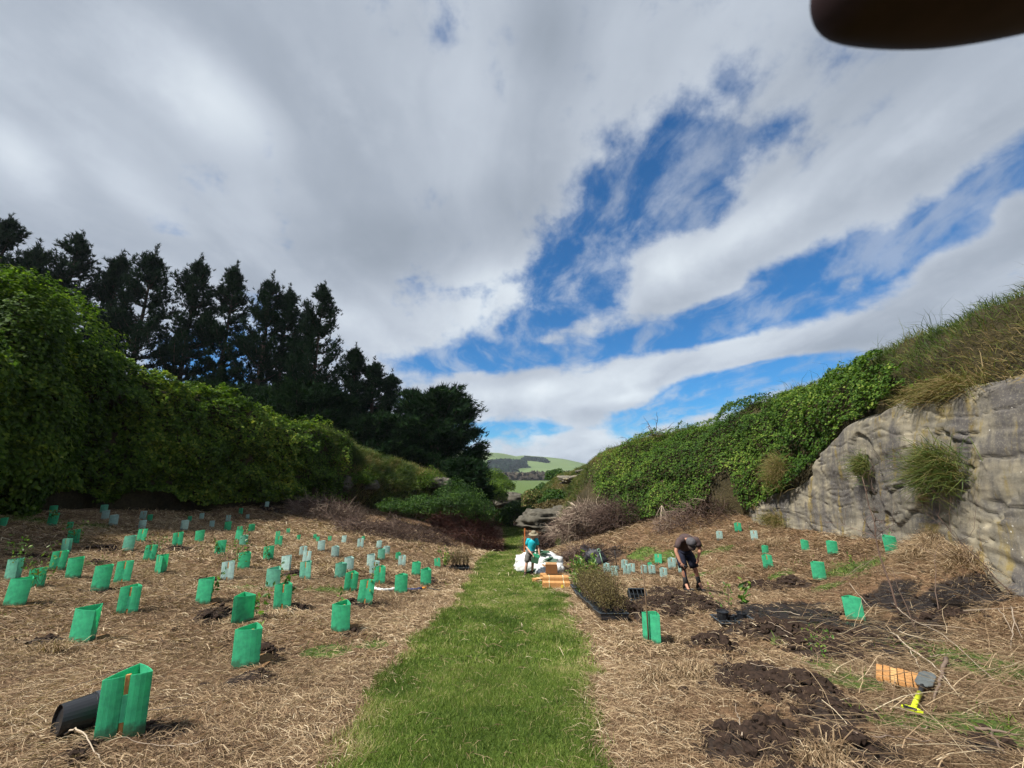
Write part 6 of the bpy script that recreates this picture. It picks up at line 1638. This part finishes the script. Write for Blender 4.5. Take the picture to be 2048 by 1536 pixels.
def blob(name, c, r3, mat, seed, label, cat, fold=.25, group=None, flat=.55, rot=0):
    n, k = 40, 26
    th = np.linspace(-math.pi / 2, math.pi / 2, k)[:, None]; ph = np.linspace(0, 2 * math.pi, n, endpoint=False)[None]
    d = np.stack([np.cos(th) * np.cos(ph), np.cos(th) * np.sin(ph), np.sin(th) + 0 * ph], -1).reshape(-1, 3)
    x, y, z = (d + seed * 3.1).T
    f = 1 + (fbm(x, y, z, 1.3, 3, seed) - .5) * fold * 2.2 + (np.abs(fbm(x, y, z * 2, 3.5, 4, seed + 1) - .5) - .1) * fold * 1.9
    V = np.sign(d) * np.abs(d) ** .8 * f[:, None] * np.array(r3); V[:, 2] = np.where(V[:, 2] < 0, V[:, 2] * .25, V[:, 2])
    V = V @ rotm('Z', rot).T
    j = np.arange(n); F = np.concatenate([np.stack([i * n + j, i * n + (j + 1) % n, (i + 1) * n + (j + 1) % n, (i + 1) * n + j], 1) for i in range(k - 1)])
    return tag(link(name, mesh_np(name, V, F, mat, None, True), None, c), label, cat, group)
M_bag = simple('white_woven_bag', (.62, .62, .60), .6, .12, 9, .3, .5)
def b_film(N):
    n = N.noise(obj_co(N), 9, 5, .6).outputs[0]
    return principled(N, N.ramp(n, [(.35, (.30, .33, .34)), (.6, (.62, .64, .64))]), .25, bump(N, n, 1, .05), .6)
M_film = material('plastic_film', b_film)
BGp = 'white bags around the woman'
pw = on(1062, 1150)
blob('bulk_bag', pw + Vector((.40, 1.5, .0)), (1.0, .62, .62), M_bag, 3, 'large white bulk bag slumped behind the woman, spilling green guards', 'bag', .30, BGp)
blob('bulk_bag', pw + Vector((-.12, 1.1, -.02)), (.42, .4, .42), M_bag, 4, 'white bag with a green stripe at the left of the woman', 'bag', .22, BGp)
blob('bulk_bag', pw + Vector((.72, .62, .0)), (.62, .4, .34), M_bag, 5, 'low white bag lying right of the woman\'s legs', 'bag', .3, BGp)
blob('plastic_bag', pw + Vector((.50, -.02, -.02)), (.36, .28, .34), M_film, 6, 'shiny clear plastic bag at the woman\'s feet', 'bag', .35, BGp)
def pile(p, n, spread, label, dz, seed):
    r = np.random.default_rng(seed); o = empty('guard_pile', p, (0, 0, 0), label, 'guard sheets', 'piles of flat guards by the bags')
    me = MB().box((0, 0, 0), (.40, .24, .010)).mesh('sheet', M_green); me2 = MB().box((0, 0, 0), (.40, .24, .010)).mesh('sheet', M_dull)
    for k in range(n):
        link('sheet', me if k % 3 else me2, o, tuple(r.normal(size=3) * np.array([spread, spread * .6, .02]) + np.array([0, 0, dz + .02 * k])), tuple(r.normal(size=3) * np.array([.25, .25, .8])))
pile(pw + Vector((.06, .22, 0)), 7, .08, 'pile of green guards around the woman\'s right foot', .03, 1)
pile(pw + Vector((.52, 1.2, .48)), 6, .14, 'green guards showing in the mouth of the large white bag', .02, 2)
pile(pw + Vector((.78, .95, .30)), 5, .12, 'weathered brown-edged guards on the low white bag', .0, 3)
# backpack and dark gear on the brush heap
pk = on(1172, 1118, .22)
o = empty('backpack', pk, (R(-50), 0, R(15)), 'black backpack lying on the dark heap beyond the leafy plants', 'backpack')
def soft_box(r3, e=.6, n=24, k=16):
    th = np.linspace(-math.pi / 2, math.pi / 2, k)[:, None]; ph = np.linspace(0, 2 * math.pi, n, endpoint=False)[None]
    d = np.stack([np.cos(th) * np.cos(ph), np.cos(th) * np.sin(ph), np.sin(th) + 0 * ph], -1).reshape(-1, 3)
    V = np.sign(d) * np.abs(d) ** e * np.array(r3); j = np.arange(n)
    return V.tolist(), [[int(q) for q in f] for i in range(k - 1) for f in np.stack([i * n + j, i * n + (j + 1) % n, (i + 1) * n + (j + 1) % n, (i + 1) * n + j], 1)]
M_pack = simple('black_nylon', (.018, .018, .024), .6, .3, 12, .4)
m = MB(); m.add(*soft_box((.24, .13, .34))); link('pack_body', m.mesh('pack_body', M_pack, True), o)
m = MB(); V, F = soft_box((.18, .06, .14)); m.add(np.array(V) + (0, -.15, -.12), F); link('pocket', m.mesh('pocket', M_pack, True), o)
for s in (-1, 1):
    m = MB(); m.tube([(s * .12, .12, .3), (s * .15, .24, .12), (s * .15, .22, -.1), (s * .14, .12, -.28)], .022, 6, squash=1.6); link('shoulder_strap', m.mesh('shoulder_strap', M_pack, True), o)
blob('dark_jacket', on(1192, 1126, .02), (.5, .4, .45), M_pack, 9, 'dark crumpled jacket heaped right of the black backpack', 'jacket', .5)
# rolled cloth and tool on the straw
pts = smooth([tuple(on(px, py, .035)) for px, py in ((748, 1180), (760, 1183), (775, 1182), (790, 1180))])
m = MB(); m.tube(pts, np.full(len(pts), .035), 8, squash=1.3)
pts2 = smooth([tuple(on(px, py, .04)) for px, py in ((790, 1180), (812, 1182), (828, 1184), (842, 1182))])
o = empty('rolled_cloth', on(790, 1181), (0, 0, 0), 'blue and white rolled cloth lying on the straw behind a green guard', 'cloth')
q = link('white_end', m.mesh('white_end', M_bag, True)); q.parent = o; q.matrix_parent_inverse = Matrix.Translation(-o.location)
m = MB(); m.tube(pts2, np.full(len(pts2), .042), 8, squash=1.2); q = link('blue_end', m.mesh('blue_end', simple('navy_cloth', (.02, .03, .09), .8), True)); q.parent = o; q.matrix_parent_inverse = Matrix.Translation(-o.location)
pts3 = [tuple(on(px, py, .04)) for px, py in ((845, 1181), (852, 1180), (880, 1182))]
o = empty('pruning_tool', on(845, 1181), (0, 0, 0), 'black and orange handled tool lying beside the rolled cloth', 'tool')
m = MB(); m.tube(pts3[1:], .016, 7); q = link('shaft', m.mesh('shaft', M_dark, True)); q.parent = o; q.matrix_parent_inverse = Matrix.Translation(-o.location)
m = MB(); m.tube(pts3[:2], .022, 7); q = link('collar', m.mesh('collar', simple('orange_plastic', (.7, .25, .02), .4), True)); q.parent = o; q.matrix_parent_inverse = Matrix.Translation(-o.location)

# ------------------------------------------------------------------ people
def skin_obj(name, joints, bones, radii, mat, parent, sub=2, root=None):
    me = bpy.data.meshes.new(name); names = list(joints)
    me.from_pydata([joints[k] for k in names], [(names.index(a), names.index(b)) for a, b in bones], [])
    me.materials.append(mat)
    o = link(name, me, parent)
    md = o.modifiers.new('skin', 'SKIN'); md.use_smooth_shade = True; md.branch_smoothing = .6
    if not me.skin_vertices: me.skin_vertices.new()
    for i, k in enumerate(names):
        rr = radii[k]; v = me.skin_vertices[0].data[i]
        v.radius = rr if isinstance(rr, tuple) else (rr, rr); v.use_root = (k == (root or names[0]))
    o.modifiers.new('sub', 'SUBSURF').levels = sub; o.modifiers['sub'].render_levels = sub
    return o
def lerp(a, b, t): return tuple(np.array(a) * (1 - t) + np.array(b) * t)
M_skin = simple('skin', (.48, .27, .19), .55, .12, 10, .3, .1)
M_skin2 = simple('sunburnt_skin', (.40, .20, .13), .55, .12, 10, .3, .1)
M_glove = simple('pale_glove', (.62, .60, .55), .8, .1, 14, .2)
def hand_bones(J, B, Rr, side, wrist, d, curl, s=1.0):
    """palm and five fingers grown from the wrist along d, curling towards curl"""
    d = np.array(unit(np.array(d, float))); c = np.array(unit(np.array(curl, float))); w = np.cross(d, c)
    wr = np.array(wrist); palm = wr + d * .055 * s
    J[side + 'palm'] = tuple(palm); Rr[side + 'palm'] = (.030 * s, .020 * s); B.append((side + 'wr', side + 'palm'))
    for i, (off, L) in enumerate(((-.03, .062), (-.010, .075), (.010, .070), (.03, .055))):
        k0 = palm + d * .035 * s + w * off * s; k1 = k0 + (d * .7 + c * .7) * L * .55 * s; k2 = k1 + (c * .9 + d * .1) * L * .5 * s
        for n_, q, r_ in (('a', k0, .0105), ('b', k1, .009), ('c', k2, .008)): J[f'{side}f{i}{n_}'] = tuple(q); Rr[f'{side}f{i}{n_}'] = r_ * s
        B += [(side + 'palm', f'{side}f{i}a'), (f'{side}f{i}a', f'{side}f{i}b'), (f'{side}f{i}b', f'{side}f{i}c')]
    t0 = wr + d * .03 * s - w * .035 * s; t1 = t0 + (d * .6 + c * .6 - w * .5) * .045 * s
    J[side + 't0'] = tuple(t0); J[side + 't1'] = tuple(t1); Rr[side + 't0'] = .012 * s; Rr[side + 't1'] = .009 * s
    B += [(side + 'palm', side + 't0'), (side + 't0', side + 't1')]
def person(loc, label, K, skin, parts):
    o = empty('person', loc, (0, 0, 0), label, 'person')
    J = {'pelvis': K['pelvis'], 'waist': K['waist'], 'chest': K['chest'], 'neck': K['neck'], 'chin': K['chin'], 'skull': K['skull'], 'crown': K['crown']}
    Rr = {'pelvis': (.135, .10), 'waist': (.12, .09), 'chest': (.15, .10), 'neck': .05, 'chin': (.062, .068), 'skull': (.078, .09), 'crown': (.055, .065)}
    B = [('pelvis', 'waist'), ('waist', 'chest'), ('chest', 'neck'), ('neck', 'chin'), ('chin', 'skull'), ('skull', 'crown')]
    for s in 'lr':
        J[s + 'sh'], J[s + 'el'], J[s + 'wr'] = K[s + 'sh'], K[s + 'el'], K[s + 'wr']
        Rr[s + 'sh'], Rr[s + 'el'], Rr[s + 'wr'] = .062, .042, .028
        J[s + 'fa'] = lerp(K[s + 'el'], K[s + 'wr'], .3); Rr[s + 'fa'] = .043
        J[s + 'hp'], J[s + 'kn'], J[s + 'an'], J[s + 'toe'] = K[s + 'hp'], K[s + 'kn'], K[s + 'an'], K[s + 'toe']
        J[s + 'ca'] = lerp(K[s + 'kn'], K[s + 'an'], .3); Rr[s + 'ca'] = .058
        Rr[s + 'hp'], Rr[s + 'kn'], Rr[s + 'an'], Rr[s + 'toe'] = .088, .056, .036, .034
        B += [('chest', s + 'sh'), (s + 'sh', s + 'el'), (s + 'el', s + 'fa'), (s + 'fa', s + 'wr'), ('pelvis', s + 'hp'), (s + 'hp', s + 'kn'), (s + 'kn', s + 'ca'), (s + 'ca', s + 'an'), (s + 'an', s + 'toe')]
        hand_bones(J, B, Rr, s, K[s + 'wr'], K[s + 'hd'][0], K[s + 'hd'][1])
    skin_obj('body', J, B, Rr, skin, o, 2)
    # shirt: torso and two sleeves in one cloth mesh
    m = MB(); pv, wv, ch, nk = (np.array(K[k], float) for k in ('pelvis', 'waist', 'chest', 'neck'))
    m.tube([wv + (pv - wv) * .85, wv + (pv - wv) * .3, wv, wv + (ch - wv) * .5, ch, ch + (nk - ch) * .45, ch + (nk - ch) * .8], [.122, .118, .114, .120, .126, .112, .066], 16, squash=1.36)
    for s in 'lr':
        a, e = np.array(K[s + 'sh'], float), np.array(K[s + 'el'], float)
        m.tube([ch + (a - ch) * .45 + (nk - ch) * .25, a, a + (e - a) * .35, a + (e - a) * .7], [.080, .074, .072, .070], 12)
    link('shirt', m.mesh('shirt', parts['shirt'], True), o)
    m = MB(); pv, wv = np.array(K['pelvis'], float), np.array(K['waist'], float)
    bl = pv + (wv - pv) * .55
    m.tube([bl, pv + (wv - pv) * .25, pv, (np.array(K['lhp']) + np.array(K['rhp'])) / 2 + (pv - wv) * .12], [.150, .158, .160, .10], 14)
    for s in 'lr':
        a, t = np.array(K[s + 'hp'], float), np.array(K[s + 'kn'], float); e = a + (t - a) * parts.get('short', .82)
        q = a + (pv - a) * .35
        m.tube([q, a + (e - a) * .3, a + (e - a) * .7, e], [.105, .112, .106, .104], 12)
    link('shorts', m.mesh('shorts', parts['shorts'], True), o)
    for s in 'lr':
        a, t = np.array(K[s + 'an'], float), np.array(K[s + 'toe'], float); hgt = parts.get('boot', .1); kn = np.array(K[s + 'kn'], float)
        d = t - a; d[2] = 0; d = unit(d); z0 = t[2]
        m = MB(); heel = np.array([a[0], a[1], z0]) - d * .045
        m.tube([heel + (0, 0, .02), a + (0, 0, .0), a + unit(kn - a) * hgt], [.050, .050, .054], 10)
        m.tube([heel + (0, 0, .012), heel + d * .10 + (0, 0, .018), heel + d * .19 + (0, 0, .010), heel + d * .25 + (0, 0, .0)], [.042, .050, .050, .034], 10)
        link('boot', m.mesh('boot', parts['boots'], True), o)
    return o, J
def face(o, c, fwd, up, skin, hair=None):
    """eyes, nose, mouth and ears set on the front of the head"""
    c, f, u = np.array(c), unit(np.array(fwd, float)), unit(np.array(up, float)); s = np.cross(f, u)
    m = MB(); m.ellipsoid(c + f * .088 - u * .012, (.013, .018, .022), 8, 6); link('nose', m.mesh('nose', skin, True), o)
    dk = simple('eye', (.03, .02, .02), .3)
    for k in (-1, 1):
        m = MB(); m.ellipsoid(c + f * .074 + u * .018 + s * k * .032, (.012, .010, .008), 8, 6); link('eye', m.mesh('eye', dk, True), o)
        m = MB(); m.ellipsoid(c + s * k * .082 - u * .002, (.012, .018, .03), 8, 6); link('ear', m.mesh('ear', skin, True), o)
    m = MB(); m.ellipsoid(c + f * .072 - u * .052, (.026, .012, .007), 8, 6); link('mouth', m.mesh('mouth', simple('lips', (.35, .12, .10), .5), True), o)
# woman: joints measured in metres from the point between her feet (x right, y away, z up)
fw = on(1054, 1152); sw = gscale(fw)
def W(px, py, y=0.0): return ((px - 1054) * sw, y, (1152 - py) * sw * 1.03)
KW = {'pelvis': W(1061, 1109, .02), 'waist': W(1063, 1101, .0), 'chest': W(1065, 1090, -.05), 'neck': W(1066.5, 1083, -.07), 'chin': W(1067.3, 1080.2, -.10), 'skull': W(1067.8, 1076, -.085), 'crown': W(1068, 1072.5, -.07),
      'lsh': W(1056.6, 1086, -.03), 'lel': W(1053.2, 1099, .02), 'lwr': W(1062, 1108.5, -.20), 'lhd': ((.6, -.3, -.6), (.2, -.5, -.6)),
      'rsh': W(1074.2, 1085.5, -.05), 'rel': W(1077, 1098.5, .0), 'rwr': W(1079, 1110.5, -.12), 'rhd': ((.05, -.2, -1), (-.6, -.5, -.4)),
      'lhp': W(1056.5, 1112, .02), 'lkn': W(1053, 1130, -.06), 'lan': W(1050.5, 1147.5, .0), 'ltoe': (-.10, -.14, .03),
      'rhp': W(1065.5, 1112, .02), 'rkn': W(1066, 1130, .06), 'ran': W(1064.5, 1147.5, .16), 'rtoe': (.23, .04, .03)}
M_teal = simple('teal_cotton', (.02, .36, .43), .85, .2, 9, .1, .4)
M_grey = simple('grey_shorts', (.115, .11, .10), .9, .2, 12, .1, .4)
M_boot = simple('dark_boots', (.035, .024, .02), .7, .3, 14, .2)
o, JW = person(fw, 'woman in a teal t-shirt, grey shorts and wide sun hat holding a green guard', KW, M_skin, {'shirt': M_teal, 'shorts': M_grey, 'boots': M_boot, 'boot': .07, 'short': .78})
cw = np.array(KW['skull']); face(o, cw, (-.08, -1, -.25), (0, -.25, 1), M_skin)
m = MB(); m.ellipsoid(cw + (0, .035, .01), (.086, .075, .09), 12, 8); link('hair', m.mesh('hair', simple('brown_hair', (.06, .035, .02), .7), True), o)
m = MB(); tl = rotm('X', .22)
m.lathe([(0, .125), (.05, .122), (.082, .10), (.094, .05), (.100, .026), (.15, .012), (.19, -.012), (.192, -.004), (.15, .022), (.10, .034)], 24, c=cw + (0, 0, .035), rot=tl)
link('hat', m.mesh('hat', simple('straw_hat', (.22, .19, .13), .85, .2, 20, .1, .5), True), o)
m = MB(); m.lathe([(.097, .030), (.103, .032), (.100, .058), (.095, .058)], 24, c=cw + (0, 0, .035), rot=tl); link('hat_band', m.mesh('hat_band', simple('hat_band', (.12, .10, .06), .8), True), o)
gp = (np.array(JW['lpalm']) + np.array(JW['rpalm'])) / 2 + np.array(fw)
oo = empty('held_guard', (gp[0] - .02, gp[1] - .07, gp[2] - .12), (R(-12), R(18), R(8)), 'flat green guard held in both hands by the woman', 'guard sheet')
m = MB(); m.box((0, 0, 0), (.26, .008, .32)); link('sheet', m.mesh('sheet', M_green), oo)
m = MB(); m.box((.012, .011, .012), (.25, .006, .32)); link('back_sheet', m.mesh('back_sheet', M_green), oo)

# man bending over a spade
fm = on(1391, 1190); fm.z += .03; sm_ = gscale(fm) * 1.05
def Mn(px, py, y=0.0): return ((px - 1391) * sm_, y, (1188 - py) * sm_ * 1.02)
KM = {'pelvis': Mn(1380, 1115, .12), 'waist': Mn(1377, 1103, -.02), 'chest': Mn(1374.5, 1090, -.26), 'neck': Mn(1372.5, 1089, -.43), 'chin': Mn(1371.8, 1095, -.52), 'skull': Mn(1371.5, 1092.5, -.56), 'crown': Mn(1371, 1093.5, -.64),
      'lsh': Mn(1358.5, 1091.5, -.34), 'lel': Mn(1349, 1110, -.36), 'lwr': Mn(1354, 1128, -.42), 'lhd': ((.65, -.2, -.7), (.3, .5, -.8)),
      'rsh': Mn(1391.5, 1091, -.34), 'rel': Mn(1396, 1107, -.34), 'rwr': Mn(1391.5, 1119, -.34), 'rhd': ((-.25, -.1, -1), (-.4, .4, -.7)),
      'lhp': Mn(1371, 1118, .12), 'lkn': Mn(1373.5, 1147, .02), 'lan': Mn(1377, 1173, .10), 'ltoe': (Mn(1379, 1188)[0], -.06, .035),
      'rhp': Mn(1388, 1118, .12), 'rkn': Mn(1397, 1147, .06), 'ran': Mn(1404.5, 1172, .14), 'rtoe': (Mn(1407, 1188)[0], -.02, .035)}
M_brown = simple('brown_tshirt', (.075, .052, .05), .9, .2, 9, .1, .4)
M_navy = simple('navy_shorts', (.016, .018, .032), .85, .2, 12, .15, .4)
M_blk = simple('black_boots', (.018, .017, .017), .65, .3, 14, .25)
o, JM = person(fm, 'man in a brown t-shirt, navy shorts and cap bending over a spade', KM, M_skin2, {'shirt': M_brown, 'shorts': M_navy, 'boots': M_blk, 'boot': .16, 'short': .92})
cm = np.array(KM['skull']); face(o, cm, (0, -.35, -1), (0, -1, .3), M_skin2)
m = MB(); m.ellipsoid(cm + (0, .05, .03), (.082, .06, .075), 12, 8); link('hair', m.mesh('hair', simple('grey_hair', (.10, .09, .08), .7), True), o)
tl = rotm('X', R(68))
m = MB(); m.lathe([(.098, -.02), (.100, .02), (.092, .06), (.06, .092), (0, .102)], 20, c=cm + (0, -.015, .012), rot=tl)
link('cap', m.mesh('cap', simple('grey_cap', (.085, .08, .085), .85, .3, 16, .15), True), o)
m = MB(); V = [(.09 * math.sin(t), -.085 - .085 * math.cos(t), 0) for t in np.linspace(-1.5, 1.5, 9)] + [(.088 * math.sin(t), -.05 - .02 * math.cos(t), .004) for t in np.linspace(-1.5, 1.5, 9)]
V = np.array(V); V = np.concatenate([V, V + (0, 0, .006)])
Fp = [[i, i + 1, 10 + i, 9 + i] for i in range(8)] + [[18 + i, 27 + i, 28 + i, 19 + i] for i in range(8)] + [[i, 18 + i, 19 + i, i + 1] for i in range(8)] + [[9 + i, 10 + i, 28 + i, 27 + i] for i in range(8)]
m.add(V @ tl.T + cm + (0, -.015, .0), Fp); link('peak', m.mesh('peak', M_boot, True), o)
# his spade: grip in the right fist of the bent man (left in the photo), blade in the soil
g0 = np.array(JM['lpalm']) + np.array(fm) + (.02, .0, -.035); g1 = np.array(on(1378, 1187)) + (0, -.12, .0)
d = Vector(g0 - g1); Hs = d.length
o = standing_spade(Vector(g1), Hs, (0, 0), 'spade with a blue-black grip held by the bending man', simple('blue_black_shaft', (.012, .018, .04), .5))
o.rotation_euler = d.to_track_quat('Z', 'Y').to_euler()

# ------------------------------------------------------------------ the photographer's fingertip in front of the top right of the lens
def fingertip():
    J, Rr, B = {}, {}, []
    c = Vector(px_dir(1640, 0)).normalized()
    F0 = Vector((0, CT, ST)); Rt = Vector((1, 0, 0)); Up = Rt.cross(F0)
    dep = .06
    def P(px, py, k=1.0): return tuple(np.array(px_dir(px, py)) * dep * k + np.array((0, 0, CAM_Z)))
    pts = [(1668, -18, .0056), (1715, -34, .0078), (1800, -44, .0090), (1900, -54, .0100), (2010, -78, .0108), (2140, -110, .0112), (2280, -140, .0112), (2440, -170, .0118)]
    for i, (x, y, r_) in enumerate(pts):
        J[f'k{i}'] = P(x, y, 1 + .01 * i); Rr[f'k{i}'] = r_
        if i: B.append((f'k{i-1}', f'k{i}'))
    o = empty('finger', J['k3'], (0, 0, 0), 'dark blurred fingertip of the photographer intruding at the top right corner', 'finger')
    q = skin_obj('fingertip', {k: tuple(np.array(v) - np.array(J['k3'])) for k, v in J.items()}, B, Rr, simple('finger_skin', (.028, .015, .017), .7, .25, 120, .1, 0), o, 3, 'k0')
    n = np.array(J['k1']) - np.array(J['k3'])
    m = MB(); m.ellipsoid(n + np.array(Up) * .0065 - np.array(F0) * -.002, (.0055, .0045, .0025), 14, 8, rot=rotm('Y', -.1)); link('nail', m.mesh('nail', simple('nail', (.20, .12, .10), .35), True), o)
fingertip()
